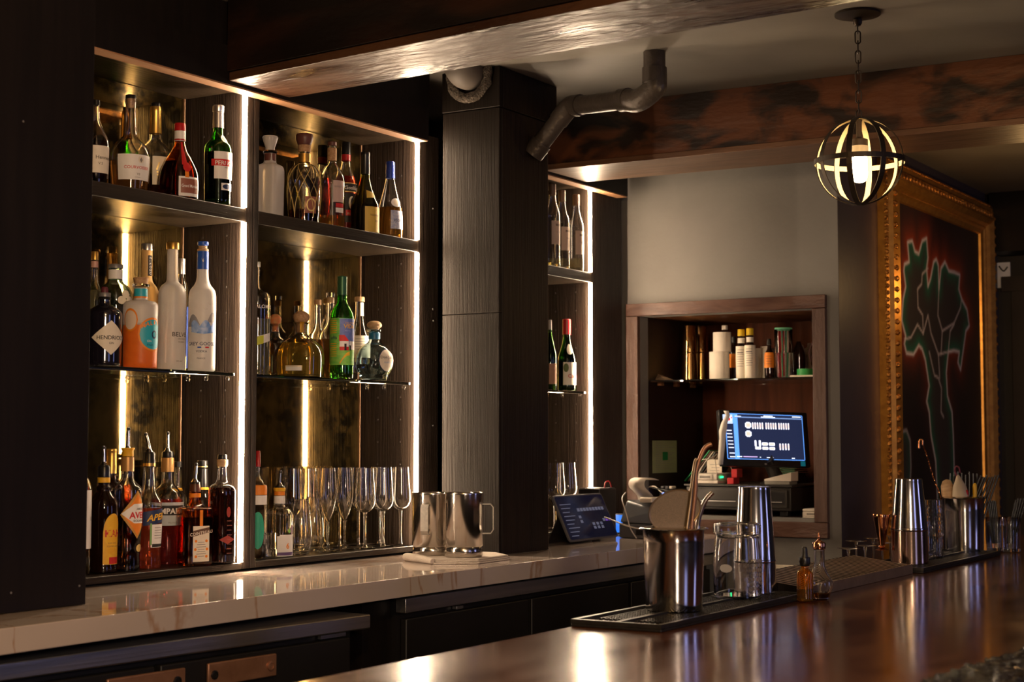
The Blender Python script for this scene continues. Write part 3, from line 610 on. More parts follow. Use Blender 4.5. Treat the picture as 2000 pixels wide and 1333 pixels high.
# ================================================================== BOTTLES AND GLASSWARE
class Bt:
    """a bottle, glass or tin placed by its axis column, its depth Y and the surface z; profile given as (half width, row) of the photograph"""
    def __init__(s, name, label, cat, x, Y, zb, group=None, rz=None, ymid=None):
        s.x, s.Y, s.zb = x, Y, zb; s.X = colX(x, Y, zb + .1); s.sc = scl(s.X, Y, zb + .1)
        s.t = thing(name, label, cat, (s.X, Y, zb), 0, group); s.ca = math.atan2(-Y, -s.X); s.rz = 0; s.prof = None
    def z(s, y): return 0.0004 if y is None else rowZ(y, s.X, s.Y) - s.zb
    def r(s, rp): return rp / s.sc
    def pr(s, p): return [(s.r(a), s.z(b)) for a, b in p]
    def glass(s, p, mat, k=4, th=.0022, seg=36, sq=None, solid=False, base=.006, name='glass', close=True, rot=0):
        P = s.pr(p)[::-1]            # base first
        P = smooth_prof(P, k); s.prof = P
        out = [(0, P[0][1])] + [(max(.0006, P[0][0] - .003), P[0][1])] + [(P[0][0], P[0][1] + .003)] + P[1:]
        if solid: pts = out + [(0, P[-1][1])]
        else:
            inn = [(max(.001, a - th), max(b, P[0][1] + base)) for a, b in P if b > P[0][1] + base * .6]
            pts = out + [(max(.001, P[-1][0] - th * .4), P[-1][1] + .0008)] + inn[::-1] + [(0, inn[0][1])]
        s.inner = None if solid else inn
        o = mk(name, *lathe(pts, seg, sq), mat, s.t, smooth=True, fix=True, ang=50); s.sq = sq
        if rot: o.rotation_euler = (0, 0, rot)
        s.rot = rot; s.body = o; return o
    def liquid(s, mat, y):
        zl = s.z(y); I = s.inner; ex = .0006
        if mat not in (LQ['clear'], LQ['dark'], LQ['brown']) : I = [(a, max(b, .0008)) for a, b in s.prof]; ex = .00025
        L = [(a + ex, b) for a, b in I if b < zl]
        if not L: return
        ra = np.interp(zl, [b for a, b in I], [a for a, b in I]) + ex
        pts = [(0, L[0][1] - .0004)] + [(L[0][0], L[0][1] - .0004)] + L[1:] + [(ra, zl), (0, zl)]
        o = mk('liquid', *lathe(pts, 32, s.sq), mat, s.t, smooth=True, fix=True, ang=50)
        if s.rot: o.rotation_euler = (0, 0, s.rot)
    def ring(s, name, mat, p, seg=28, smooth=True, sq=None, k=1, rot=0, label=None, solid=True):
        P = s.pr(p)[::-1]
        if k > 1: P = smooth_prof(P, k)
        o = mk(name, *lathe(([(0, P[0][1])] if solid else []) + P + [(0, P[-1][1])], seg, sq), mat, s.t, smooth=True, fix=True, ang=35)
        if rot: o.rotation_euler = (0, 0, rot)
        if label: o['label'] = label
        return o
    def rad(s, z): return float(np.interp(z, [b for a, b in s.prof], [a for a, b in s.prof])) if s.prof else .03
    def pt(s, a, z, off): r = s.rad(z) + off; an = s.ca + R_(a); return (r * math.cos(an), r * math.sin(an), z)
    def wrap(s, mat, y0, y1, a0, a1, shape=None, off=.0005, name='paper_label', nu=22, nv=6, parent=None):
        zt, zb = s.z(y0), s.z(y1); V = []; Fc = []
        for i in range(nu + 1):
            u = i / nu; lo, hi = 0.0, 1.0
            if shape == 'diamond': h = 1 - abs(2 * u - 1); lo, hi = .5 - h / 2, .5 + h / 2
            elif shape == 'oval': h = math.sqrt(max(0, 1 - (2 * u - 1) ** 2)); lo, hi = .5 - h / 2, .5 + h / 2
            elif shape == 'arch': hi = .62 + .38 * math.sqrt(max(0, 1 - (2 * u - 1) ** 2))
            elif callable(shape): lo, hi = shape(u)
            for j in range(nv + 1):
                z = zb + (zt - zb) * (lo + (hi - lo) * j / nv); V.append(s.pt(a0 + (a1 - a0) * u, z, off))
        for i in range(nu):
            for j in range(nv): a = i * (nv + 1) + j; Fc.append((a, a + nv + 1, a + nv + 2, a + 1))
        return mk(name, V, Fc, mat, parent or s.t, smooth=True, ang=80)
    def text(s, txt, mat, y, hpx, a0, bold=.0, shear=0.0, off=.0010, center=False, tilt=0.0, wd=None, name='lettering'):
        """letters starting at angle a0 with the baseline at row y, cap height hpx"""
        size = s.r(hpx) / .70; v, f = text_mesh(txt, size, bold, shear); z0 = s.z(y); r = s.rad(z0)
        if not v: return
        k = 1.0; W = max(a for a, b in v)
        if wd: k = R_(wd) * r / W
        x0 = W * k / 2 if center else 0
        V = []
        for a, b in v:
            xx = a * k - x0; an = a0 + math.degrees(xx / max(r, .004)); V.append(s.pt(an, z0 + b + tilt * xx, off))
        return mk(name, V, f, mat, s.t)
    def pourer(s, y0, ytop, lean=0, dark=True):
        """steel speed pourer: collar at row y0, tip at row ytop, lean in px"""
        z0, z1 = s.z(y0), s.z(ytop); H = z1 - z0; side = Vector((RT[0], RT[1], 0)) * (lean / s.sc)
        s.ring('collar', black_cap if dark else yellow, [(9.5, y0 - 1), (10.5, y0 + 3), (9, y0 + 6)])
        s.ring('pourer_base', steel_r, [(3.2, y0 - 8), (5, y0 - 5), (7.5, y0 - 1)])
        p = [Vector((0, 0, z0 + .004)), Vector((0, 0, z0 + H * .35)) + side * .15, Vector((0, 0, z0 + H * .72)) + side * .6, Vector((0, 0, z1)) + side * 1.0]
        q = bez(p, 5); n = len(q); tubeo('spout', q, [.0045 - .0013 * i / n for i in range(n)], steel_r, s.t, 12)
        tubeo('spout_tip', [q[-4] , q[-3], q[-2], q[-1] + Vector((0, 0, .001))], [.0041, .0042, .0041, .002], black_pl, s.t, 12)
YA, YBk = 2.672, 2.745
ZA = 1.9704; ZC = 1.5644; ZE = 1.1024
# ---- shelf A: leftmost unit, top
b = Bt('liquor_bottle', 'half-hidden cognac bottle with cream label at the far left of the top shelf', 'bottle', 187, YA, ZA)
b.glass([(6, 205), (6.5, 222), (8, 238), (17, 258), (25, 275), (26, 300), (25, 345), (24, None)], glassm); b.liquid(LQ['dark'], 277)
b.ring('cap', black_cap, [(6.5, 196), (7, 206)]); b.wrap(cream, 288, 341, -30, 75); b.text('Hennessy', ink, 314, 7, 0, .004); b.text('V.S', ink, 325, 5, 12)
b = Bt('liquor_bottle', 'tall-necked round cognac bottle with white label and dark stopper', 'bottle', 254, YA, ZA)
b.glass([(10.5, 194), (11, 200), (10, 205), (10.5, 225), (12, 255), (15, 268), (26, 279), (35, 292), (38.5, 308), (37.5, 335), (35, 362), (34, None)], glassm); b.liquid(LQ['cognac'], 318)
b.ring('stopper_top', black_cap, [(9.5, 186), (10.5, 187.5), (10.5, 193.8)]); b.ring('cork', cork, [(7.5, 194), (7.5, 205), (5, 211)])
b.wrap(whitel, 307, 356, -36, 74); b.text('COURVOISIER', red_p, 335, 5.8, -17, .01); b.text('VS', greyink, 347, 4.5, 21, .01); b.text('COGNAC', greyink, 352, 2, 15); b.wrap(cream, 309, 324, 24, 42, 'oval', .0009, 'crest'); b.wrap(greyink, 312, 323, 28, 38, 'diamond', .0012, 'emblem')
b = Bt('liquor_bottle', 'cognac bottle with gold foil neck and cream label with a gold vine', 'bottle', 303, 2.752, ZA)
b.glass([(9.5, 209), (10, 222), (11, 262), (13, 275), (24, 288), (34, 300), (36.5, 320), (35.5, 350), (33, None)], glassm); b.liquid(LQ['brown'], 345)
b.ring('cap', black_cap, [(8.5, 202), (9, 203), (9, 208.6)]); b.prof and b.ring('neck_foil', gold_foil, [(10.2, 209), (11.3, 214), (11.3, 219), (10.8, 221), (12.2, 262)], solid=False)
b.wrap(cream, 311, 366, -8, 88); b.text('Hennessy', ink, 337, 8.5, 20, .004)
for k in range(9): b.wrap(gold_p, 318 + abs(k - 4) * 1.2 + k * 4.2, 321 + abs(k - 4) * 1.2 + k * 4.2, 3 + abs(k - 4) * 1.5, 9 + abs(k - 4) * 1.5, 'oval', .001, 'vine_leaf', 6, 2)
b = Bt('liquor_bottle', 'round dark bottle with red cap, red ribbon and wax seal', 'bottle', 351, 2.652, ZA)
b.glass([(9.5, 247), (10, 257), (10.5, 280), (15, 293), (26, 312), (36, 335), (39, 358), (39, 375), (38, None)], glass_am); b.liquid(LQ['dark'], 318)
b.ring('cap', red_cap, [(10, 241.5), (11, 243), (11.3, 256.6)]); b.ring('neck_label', whitel, [(11, 257), (11.2, 277)], solid=False); b.ring('neck_band', red_cap, [(11.4, 273), (11.4, 276)], solid=False)
b.wrap(red_p, 280, 327, 8, 26, lambda u: (0, 1), .0008, 'ribbon'); b.wrap(red_p, 322, 341, 10, 34, 'oval', .004, 'wax_seal'); b.wrap(orange_l, 336, 352, 16, 28, None, .001, 'ribbon_tail')
b.wrap(whitel, 350, 388, -2, 62); b.wrap(brown_l, 354, 382, 4, 58, None, .0009, 'label_print'); b.text('Grand Marnier', whitel, 371, 6, 6, .01, wd=52); 
b = Bt('liquor_bottle', 'green aniseed liqueur bottle with silver cap and red banded label beside the strip light', 'bottle', 425.5, 2.640, ZA)
b.glass([(9.5, 222), (10, 250), (11, 262), (16, 272), (25, 284), (27.5, 296), (27, 340), (26.5, None)], glass_gr); b.liquid(LQ['dark'], 300)
b.ring('cap', silver_foil, [(10, 206.5), (11.3, 208), (11.3, 218), (10.6, 220)]); b.ring('neck_foil', silver_foil, [(10.3, 220.5), (11, 251)], solid=False)
b.wrap(whitel, 300, 353, -15, 80); b.wrap(red_p, 315, 328, -26, 84, None, .0009, 'label_band'); b.text('PERNOD', white_p, 326, 8, -12, .015); b.text('PARIS', ink, 332.5, 2.6, 28); b.wrap(whitel, 361, 375, 15, 74); b.wrap(navy, 363, 373, 20, 68, 'oval', .0009, 'label_print')
b.wrap(cream, 266, 282, 20, 55, 'oval', .0012, 'seal'); b.wrap(greyink, 269, 279, 27, 48, 'oval', .0016, 'seal_print')
# ---- shelf B: middle unit, top
b = Bt('decanter', 'square frosted decanter with flared glass stopper against the divider', 'bottle', 527, YA, ZA)
b.glass([(9.5, 300), (10, 316), (12, 320), (21, 325), (23.5, 336), (23, 380), (22.5, None)], frost, sq=5, rot=R_(10), solid=True)
b.ring('neck_ring', glassm, [(13.5, 295), (14.5, 297.5), (13, 300.5)]); b.ring('neck_band', brown_cap, [(11, 301), (11.6, 302), (11.6, 315)]); b.ring('stopper', frost, [(14, 266.5), (15.5, 269), (12.5, 279), (9.2, 289), (9.5, 295)])
b = Bt('decanter', 'round rum decanter netted with woven gold cords, brown stopper and medallion', 'bottle', 594, YA, ZA)
b.glass([(11, 298), (11, 319), (14, 321), (22, 326), (29, 338), (32.5, 356), (32, 385), (30.5, 412), (29, None)], glassm); b.liquid(LQ['brown'], 412)
b.ring('stopper', brown_cap, [(15.5, 262.5), (17, 266), (16.5, 274), (13, 284)]); b.ring('cork', cork, [(12.5, 284.4), (13, 288), (12, 298)]); b.ring('neck_wrap', gold_foil, [(11.4, 301), (11.8, 318)], solid=False)
for k in range(10):
    a0 = k * 36; pts = []
    sg = 1 if k % 2 else -1
    for i in range(13):
        u = i / 12; z = b.z(322 + (428 - 322) * u); pts.append(b.pt(a0 + sg * 72 * math.sin(u * PI * .5) - (0 if sg > 0 else -36), z, .0012))
    tubeo('gold_cord', pts, .0011, gold_p, b.t, 5)
b.wrap(brown_l, 388, 420, 4, 48, None, .0008, 'medallion'); b.wrap(gold_p, 391, 417, 8, 44, 'oval', .0014, 'medallion_rim'); b.wrap(brown_l, 394, 414, 12, 40, 'oval', .0018, 'medallion_center')
b = Bt('liquor_bottle', 'clear whiskey bottle with brown cap and faded pink label, nearly empty', 'bottle', 648, 2.69, ZA)
b.glass([(8, 286), (8.5, 316), (10, 322), (18, 333), (24.5, 346), (26, 362), (25.5, 400), (25, None)], glassm); b.liquid(LQ['amber'], 424)
b.ring('cap', brown_cap, [(8, 277.5), (8.8, 278.5), (8.8, 285.5)]); b.ring('cork_sleeve', cork, [(8.8, 290), (9.2, 291), (9.2, 315)], solid=False); b.wrap(M('pink_label', (.58, .42, .38), .6), 356, 398, 6, 62); b.text('WHISTLE', greyink, 370, 4, 10, .005); b.wrap(red_p, 400, 408, 18, 60, None, .0006, 'label_strip'); b.wrap(whitel, 409, 418, 18, 60, None, .0006, 'label_strip')
b = Bt('liquor_bottle', 'dark rum bottle with red-brown neck band and black label with a seal figure', 'bottle', 675.5, 2.757, ZA)
b.glass([(8, 279), (8.3, 296), (8.8, 314), (11, 330), (17, 346), (20.5, 360), (21, 385), (20.5, None)], glassm); b.liquid(LQ['dred'], 346)
b.ring('cap', black_cap, [(8.2, 278.5), (9.2, 280), (9.4, 302)]); b.ring('neck_band', red_cap, [(9.4, 303), (9.5, 315)], solid=False)
b.wrap(ink, 360, 378, -20, 85); b.wrap(gold_p, 360, 361.4, -20, 85, None, .0008, 'gold_line', 16, 1); b.wrap(gold_p, 376.5, 378, -20, 85, None, .0008, 'gold_line', 16, 1); b.text("Gosling's", white_p, 373, 7, -8, .01); b.wrap(ink, 380, 437, -12, 85); b.wrap(cream, 386, 412, 15, 50, 'oval', .001, 'label_emblem'); b.wrap(ink, 387, 410, 26, 60, 'oval', .0014, 'emblem_cut'); b.wrap(red_p, 413, 424, 0, 85, None, .001, 'label_band'); b.text('BLACK SEAL', cream, 422, 4, 8, .01)
b = Bt('wine_bottle', 'olive green brandy bottle with dark foil and yellow label', 'bottle', 713, 2.664, ZA)
b.glass([(8, 300), (8.7, 340), (10, 352), (15, 370), (22, 388), (27.5, 402), (28, 420), (28, None)], glass_ol); b.liquid(LQ['dark'], 402)
b.ring('neck_foil', black_cap, [(8.6, 298), (9.3, 300), (9.3, 304), (8.8, 306), (9.6, 341)])
b.wrap(goldl, 407, 456, 0, 80); b.text('TESSERON', ink, 425, 3.5, 20, .0); b.text('XO', ink, 436, 4, 44); b.wrap(goldl, 374, 390, 8, 62, lambda u: (.15 * u + 0, .7 + .3 * u * 0 + .3 * (1 - u)), .0008, 'neck_label')
b = Bt('liquor_bottle', 'teardrop cognac bottle with blue cap, white medallion and blue label', 'bottle', 762, 2.652, ZA)
b.glass([(8, 328), (8.5, 346), (10.5, 356), (14, 372), (19, 390), (23, 408), (25, 430), (25, None)], glassm); b.liquid(LQ['amber'], 407)
b.ring('cap', blue_cap, [(8, 316.5), (8.8, 318), (9, 327), (9.4, 349)]); b.wrap(M('blue_white_label', (.30, .34, .55), .5, col2=(.55, .55, .62), ns=(200, 200, 200)), 414, 450, 3, 75); b.text('VSOP', navy, 436, 5, 16, .01); b.wrap(whitel, 390, 407, 5, 60, 'oval', .0018, 'medallion'); b.wrap(cream, 393, 404, 16, 50, 'oval', .0024, 'medallion_center')
# ---- shelf C: leftmost unit, glass shelf
b = Bt('liquor_bottle', 'gold-capped bottle of pale yellow liquor behind the black gin bottle', 'bottle', 183, YBk, ZC)
b.glass([(6, 508), (6.5, 545), (9, 556), (17, 575), (20, 590), (20, None)], glassm); b.liquid(LQ['pale'], 568); b.ring('cap', gold_foil, [(6.5, 492), (7, 493), (7, 508)]); b.ring('neck_band', M('pink_foil', (.6, .33, .26), .4), [(6.9, 511), (7.2, 523)], solid=False)
b = Bt('gin_bottle', 'pale teal gin bottle with clover-shaped medallion and ribbed side', 'bottle', 224, 2.753, ZC)
b.glass([(13, 522), (13.5, 546), (16, 553), (27, 562), (33, 576), (34, 600), (33, 640), (33, None)], glass_teal); b.ring('cap', grey_cap, [(14, 517), (14.8, 518.5), (14.8, 525)]); b.ring('neck_label', whitel, [(14, 528), (14, 546)], solid=False)
for dx, dy in ((0, -7), (-7, 5), (7, 5)): b.wrap(cream, 584 + dy - 8, 584 + dy + 8, 35 + dx * 2.0 - 14, 35 + dx * 2.0 + 14, 'oval', .003, 'clover_leaf', 10, 3)
b.wrap(greyink, 592, 640, 33, 37, None, .002, 'clover_stem')
for k in range(12): b.wrap(glass_teal, 566 + k * 6, 569 + k * 6, -18, -6, 'oval', .0022, 'rib', 5, 2)
b = Bt('gin_bottle', 'squat black gin bottle with cream diamond label', 'bottle', 203.5, 2.665, ZC)
b.glass([(11, 583), (11, 594), (13, 596), (25, 603), (33, 611), (34.5, 618), (34, 660), (33.5, None)], glass_bk, solid=True)
b.ring('stopper', M('dark_red_top', (.12, .02, .03), .5), [(5, 561), (7, 564), (7, 573)]); b.ring('cap', grey_cap, [(11, 572.5), (11.8, 574), (11.6, 580.5)]); b.ring('neck_ring', black_cap, [(11.4, 581), (12.4, 583), (11.6, 586)])
b.wrap(cream, 628, 695, -42, 88, 'diamond', .0008); b.text("HENDRICK'S", ink, 665, 7.5, -24, .012); b.text('GIN', ink, 674, 4, 16, .005)
b = Bt('gin_bottle', 'frosted bottle of orange gin with cork and round blue label', 'bottle', 274, 2.648, ZC)
b.glass([(12, 563), (12.5, 583), (14, 587), (28, 590), (33, 596), (33.5, 606), (33, 637)], frost, solid=True, name='frosted_upper_glass'); 
pu = b.prof
b.glass([(33, 637.2), (33, 660), (32.5, None)], frost_or, solid=True, name='orange_lower_glass'); b.prof = b.prof + pu
b.ring('cork', cork, [(14.5, 543), (15.2, 545), (12.5, 555)]); b.ring('neck_ring', glassm, [(16, 555.5), (17, 558), (15.5, 561)]); b.ring('neck_band', teal_m, [(12.8, 565), (13, 566), (13.2, 580)]); b.ring('neck_line', orange_l, [(13.6, 580.3), (13.6, 583)])
o = b.wrap(teal_m, 626, 684, -2, 96, 'oval', .001); b.wrap(orange_l, 622, 688, -8, 100, 'oval', .0006, 'label_rim')
for i, ch in enumerate('MALFY'): b.text(ch, orange_l, 644 - (5.5 * i - 1.1 * i * i * .8), 7.5, 3 + i * 15, .03, tilt=.35 - .17 * i, off=.0016)
b.wrap(navy, 647, 663, 40, 62, 'oval', .0015, 'compass_ring'); b.wrap(teal_m, 650, 660, 44, 58, 'oval', .002, 'compass_center'); b.text('GIN', whitel, 670, 4, 22, .0, off=.0016); b.text('ITALIA', navy, 677, 3.2, 22, .0, off=.0016)
cr = lathe([(1, -.06), (1.06, 0), (1, .06), (.94, 0), (1, -.06)], 26)
b.wrap(orange_l, 605, 650, -62, -8, 'oval', .0005, 'orange_slice'); b.wrap(M('frosted_slice', (.78, .62, .50), .5), 609, 646, -58, -12, 'oval', .0008, 'slice_inside')
b = Bt('vodka_bottle', 'tall frosted vodka bottle of amber tint with grey cap, behind the orange gin', 'bottle', 285, 2.742, ZC)
b.glass([(10.5, 490), (10.5, 540), (12, 551), (20, 562), (25.5, 578), (26, 620), (26, None)], frost_ye, solid=True); b.ring('cap', silver_foil, [(10.5, 476.5), (11.3, 478), (11.3, 489.6)]); b.wrap(ink, 500, 540, 12, 60, None, .0008, 'neck_label'); 
o = b.text('CHOPIN', whitel, 536, 6, 26, .01)
if o:  # turn the neck word upright
    bpy.data.objects.remove(o)
for i, ch in enumerate('CHOPIN'): b.text(ch, whitel, 537 - i * 6, 4.5, 26, .01)
b = Bt('vodka_bottle', 'frosted vodka bottle etched with a bare white tree', 'bottle', 335.5, 2.668, ZC)
b.glass([(10.5, 488), (11, 545), (13, 552), (22, 560), (26.5, 574), (27, 620), (26.5, None)], frost, solid=True); b.ring('cap', gold_foil, [(11.5, 474.5), (12.3, 476), (12.3, 487.5)])
b.text('BELVEDERE', ink, 659, 8.5, 1, .0); b.text('ORGANIC', greyink, 665, 3, 25); b.text('VODKA', greyink, 671, 3.2, 27); b.text('40% ALC', greyink, 708, 2.6, 20)
def branch(a, y, da, dy, w_, dep):
    if dep == 0: return
    p0 = (a, y); p1 = (a + da, y + dy)
    V = [b.pt(p0[0] - w_, b.z(p0[1]), .0007), b.pt(p0[0] + w_, b.z(p0[1]), .0007), b.pt(p1[0] + w_ * .6, b.z(p1[1]), .0007), b.pt(p1[0] - w_ * .6, b.z(p1[1]), .0007)]
    TREE.append((V, [(0, 1, 2, 3)]))
    for s_ in (-1, 1):
        L = math.hypot(da / 2.1, dy) * (.74 + .1 * rng.random()); an = math.atan2(dy, da / 2.1) + s_ * (.36 + .25 * rng.random()); branch(p1[0], p1[1], 2.1 * L * math.cos(an), L * math.sin(an), w_ * .66, dep - 1)
TREE = []; branch(-24, 710, 0, -60, 3.6, 1); branch(-24, 652, 8, -16, 2.4, 7); branch(-26, 672, -12, -22, 1.8, 6)
mk('etched_tree', *join(*TREE), white_p, b.t)['kind'] = 'stuff'
b = Bt('liquor_bottle', 'slim dark bottle with grey cap and blue edge, behind the etched-tree bottle', 'bottle', 353, 2.748, ZC)
b.glass([(6.5, 508), (7, 540), (12, 552), (14, 568), (14, None)], glassm); b.ring('cap', silver_foil, [(7, 505.5), (7.8, 507), (7.8, 536)]); b.text('DRY', ink, 523, 5, 0, .01); b.wrap(M('deep_blue_strip', (.01, .03, .16), .5), 600, 720, 48, 72)
b = Bt('vodka_bottle', 'frosted vodka bottle with royal blue neck and iceberg picture beside the strip light', 'bottle', 394.5, 2.645, ZC)
b.glass([(10.5, 491), (11, 530), (12, 547), (16, 557), (24, 568), (26.5, 582), (26.5, 640), (26, None)], frost, solid=True); b.ring('stopper', blue_m, [(9.5, 472.5), (10.8, 474), (10.8, 479), (8, 481)]); b.ring('cork', wood_l, [(8.3, 481.3), (8.3, 486), (10.8, 487), (11.2, 490.6)]); b.ring('neck_sleeve', blue_m, [(11, 492), (11.3, 493), (11.4, 527)], solid=False)
def bird(a, y, k, m=white_p, off=.0009):
    V = [b.pt(a + k * p, b.z(y + k * q * .45), off) for p, q in ((0, 0), (-16, -14), (-5, 4), (4, 10), (16, 2), (7, 1), (14, -14))]; mk('goose_print', V, [(0, 1, 2, 3), (0, 3, 4, 5), (0, 5, 6)], m, b.t)
bird(0, 510, .8, off=.0012); bird(10, 604, 1.0); bird(32, 596, .55)
b.wrap(M('blue_wash_print', (.12, .28, .68), .4, col2=(.45, .58, .85), ns=(70, 70, 70)), 626, 656, -48, 60, lambda u: (.05 + .25 * abs(u - .5), .55 + .40 * abs(math.sin(u * 7 + .6))), .0007, 'iceberg_print', 30, 5); b.wrap(M('grey_rock_print', (.30, .30, .33), .5), 616, 640, -70, -10, lambda u: (.0, .2 + .8 * math.sin(u * PI)), .0006, 'rock_print', 14, 4); b.wrap(M('grey_rock_print2', (.34, .33, .34), .5), 612, 640, 20, 75, lambda u: (.3, .3 + .7 * math.sin(u * PI)), .0006, 'rock_print', 14, 4)
b.text('GREY GOOSE', navy, 676.5, 6.6, -66, .01); b.text('VODKA', navy, 690, 4.2, -24, .005); b.text('FRANCE', navy, 703, 3, -20); 
for k, m in enumerate((blue_m, whitel, red_p)): b.wrap(m, 679, 681.5, -18 + 16 * k, -2 + 16 * k, None, .0009, 'flag_stripe', 3, 1)
# ---- shelf D: middle unit, glass shelf
b = Bt('tequila_bottle', 'tall clear bottle with white and yellow sash label, half hidden by the divider', 'bottle', 502, 2.665, ZC)
b.glass([(4, 518), (4.5, 560), (9, 568), (20, 573), (24.5, 582), (25, 640), (24.5, None)], glassm); b.liquid(LQ['pale'], 624); b.ring('cap', silver_foil, [(4.8, 512), (5, 513), (5, 522)])
b.text('PALOMBO', whitel, 604, 7, -20, .01); b.wrap(whitel, 650, 676, -10, 78, lambda u: (.0 + .38 * u, .62 + .38 * u)); b.wrap(M('lime_print', (.55, .58, .03), .5), 655, 678, -8, 30, lambda u: (.05 + .2 * u, .75 + .2 * u), .0009, 'label_print')
b = Bt('tequila_bottle', 'small clear bottle with orange-red ball cork between two tequila bottles', 'bottle', 537.5, 2.764, ZC)
b.glass([(11.5, 634), (8.5, 638), (8.5, 652), (12, 660), (22, 670), (25, 684), (24.5, None)], glassm); b.ring('ball_cork', M('orange_cork', (.60, .16, .05), .7, col2=(.5, .25, .1), ns=(90, 90, 90)), [(0, 613.5), (6, 615), (11, 621), (11.5, 626), (9, 634), (6.5, 638), (6, 648)], k=4)
b = Bt('tequila_bottle', 'squat bottle of golden tequila with torn ball cork and small white tag', 'bottle', 588, 2.656, ZC)
b.glass([(16, 631), (12, 634), (12, 652), (16, 658), (28, 666), (38, 678), (42, 694), (42, 715), (41, None)], glassm, sq=3.2, rot=R_(20)); b.liquid(LQ['gold'], 671); b.ring('ball_cork', cork, [(0, 608), (8, 609), (15, 615), (16, 621), (13, 629), (9.5, 632), (9, 650)], k=4)
b.wrap(whitel, 716, 726, -42, 4, None, .0035); b.wrap(gold_p, 717, 718, -40, 2, None, .0042, 'label_line', 8, 1); b.wrap(yellow, 630, 650, -10, 25, None, .0008, 'tax_strip')
b = Bt('liquor_bottle', 'slim amber bottle with dark cork, behind the golden tequila', 'bottle', 620, 2.764, ZC)
b.glass([(6, 592), (6.5, 630), (10, 645), (17, 656), (20, 668), (20, None)], glassm); b.liquid(LQ['amber'], 664); b.ring('cork', cork, [(6.2, 586), (7, 587), (7, 596)])
b = Bt('liquor_bottle', 'clear-capped bottle of orange-brown spirit behind the green bottle', 'bottle', 645, 2.706, ZC)
b.glass([(7, 582), (7.5, 618), (9, 634), (19, 650), (24, 662), (24, None)], glassm); b.liquid(LQ['cognac'], 664); b.ring('cap', glassm, [(8, 572.5), (8.5, 574), (8, 581)]); b.ring('cork', wood_l, [(7.2, 582), (7.5, 583), (7.3, 592)])
b = Bt('mezcal_bottle', 'bright green bottle with painted label of a red-roofed white house', 'bottle', 667.5, 2.635, ZC)
b.glass([(9, 541), (9.5, 578), (10.5, 592), (17, 602), (22, 613), (23.5, 624), (23.5, 680), (23, None)], glass_gr); b.ring('neck_foil', M('green_foil', (.03, .12, .05), .35, .3), [(8.5, 540), (9.8, 541.5), (9.6, 545), (9.8, 577)])
b.wrap(greenl, 623, 714, -80, 85, None); b.wrap(M('sky_blue_print', (.10, .16, .45), .5, col2=(.16, .20, .5), ns=(60, 60, 60)), 624, 678, -10, 84, None, .0008, 'label_sky'); b.text('DEL MAGUEY', yellow, 634, 3.2, 16); b.text('VIDA', yellow, 643, 8, 9, .02); b.text('MEZCAL', M('lilac_print', (.4, .4, .65), .5), 649, 2.4, 14)
b.wrap(whitel, 668, 686, -10, 34, None, .0011, 'house_wall'); b.wrap(red_p, 656, 668, -12, 36, lambda u: (0, 1 if u < .5 else 2 - 2 * u), .0014, 'house_roof'); b.wrap(red_p, 679, 686, -10, 34, None, .0014, 'house_base'); b.wrap(ink, 673, 686, 12, 22, None, .0017, 'house_door'); b.wrap(whitel, 668, 684, 38, 84, None, .0011, 'house_wall'); b.wrap(ink, 676, 686, 38, 46, None, .0017, 'house_door')
b.wrap(yellow, 688, 712, -10, 40, lambda u: (max(0, .75 * u - .1 + .25 * math.sin(u * 3)), .1 + .9 * math.sin(u * PI / 2)), .0012, 'path_print', 16, 3)
for k in range(7): b.wrap(yellow, 627 + k * 4, 628.6 + k * 4, -66, -24, None, .0012, 'text_line', 6, 1)
for k in range(7): b.wrap(yellow, 672 + k * 4, 673.5 + k * 4, -66, -24, None, .0012, 'text_line', 6, 1)
for k in range(5): b.wrap(navy, 655 + abs(k - 2) * 2, 666, -56 + k * 7, -51 + k * 7, 'diamond', .0012, 'agave_print', 4, 1)
b = Bt('liquor_bottle', 'corked clear bottle with plain cream label, behind the green and round bottles', 'bottle', 702, 2.742, ZC)
b.glass([(8.5, 588), (8.5, 612), (11, 630), (17, 648), (21, 660), (21, None)], glassm); b.ring('cork', wood_l, [(9, 580.5), (9.7, 582), (9.7, 590)]); b.wrap(cream, 657, 700, -30, 75); b.wrap(cream, 592, 618, 10, 60, None, .001, 'neck_strip')
for k in range(5): b.wrap(greyink, 663 + 5 * k, 664 + 5 * k, -22, 30 + 8 * (k % 2), None, .0009, 'text_line', 8, 1)
b = Bt('tequila_bottle', 'round-bellied clear tequila bottle with wooden knob and oval label', 'bottle', 731, 2.665, ZC)
b.glass([(14.5, 645), (14, 648), (10.5, 650), (10.5, 664), (14, 670), (26, 678), (35, 692), (37.5, 706), (35, 722), (29, 733), (26, None)], glass_bl, k=5); b.liquid(LQ['clear'], 713); b.ring('wooden_knob', wood_l, [(0, 627), (9, 628.5), (14, 633), (14.2, 638), (10, 642), (9, 645)], k=4); b.ring('neck_band', M('deep_teal_band', (.02, .16, .30), .4), [(11.3, 650.5), (11.5, 651), (11.3, 663)])
b.wrap(navy, 683.5, 727.5, 13, 77, 'oval', .0012, 'label_rim'); b.wrap(cream, 684.5, 726.5, 15, 75, 'oval', .0018); b.text('Don Julio', ink, 702, 5.2, 18, .006, off=.0024, wd=50); b.text('BLANCO', M('blue_ink', (.2, .3, .5), .5), 711, 3, 30, off=.0024)
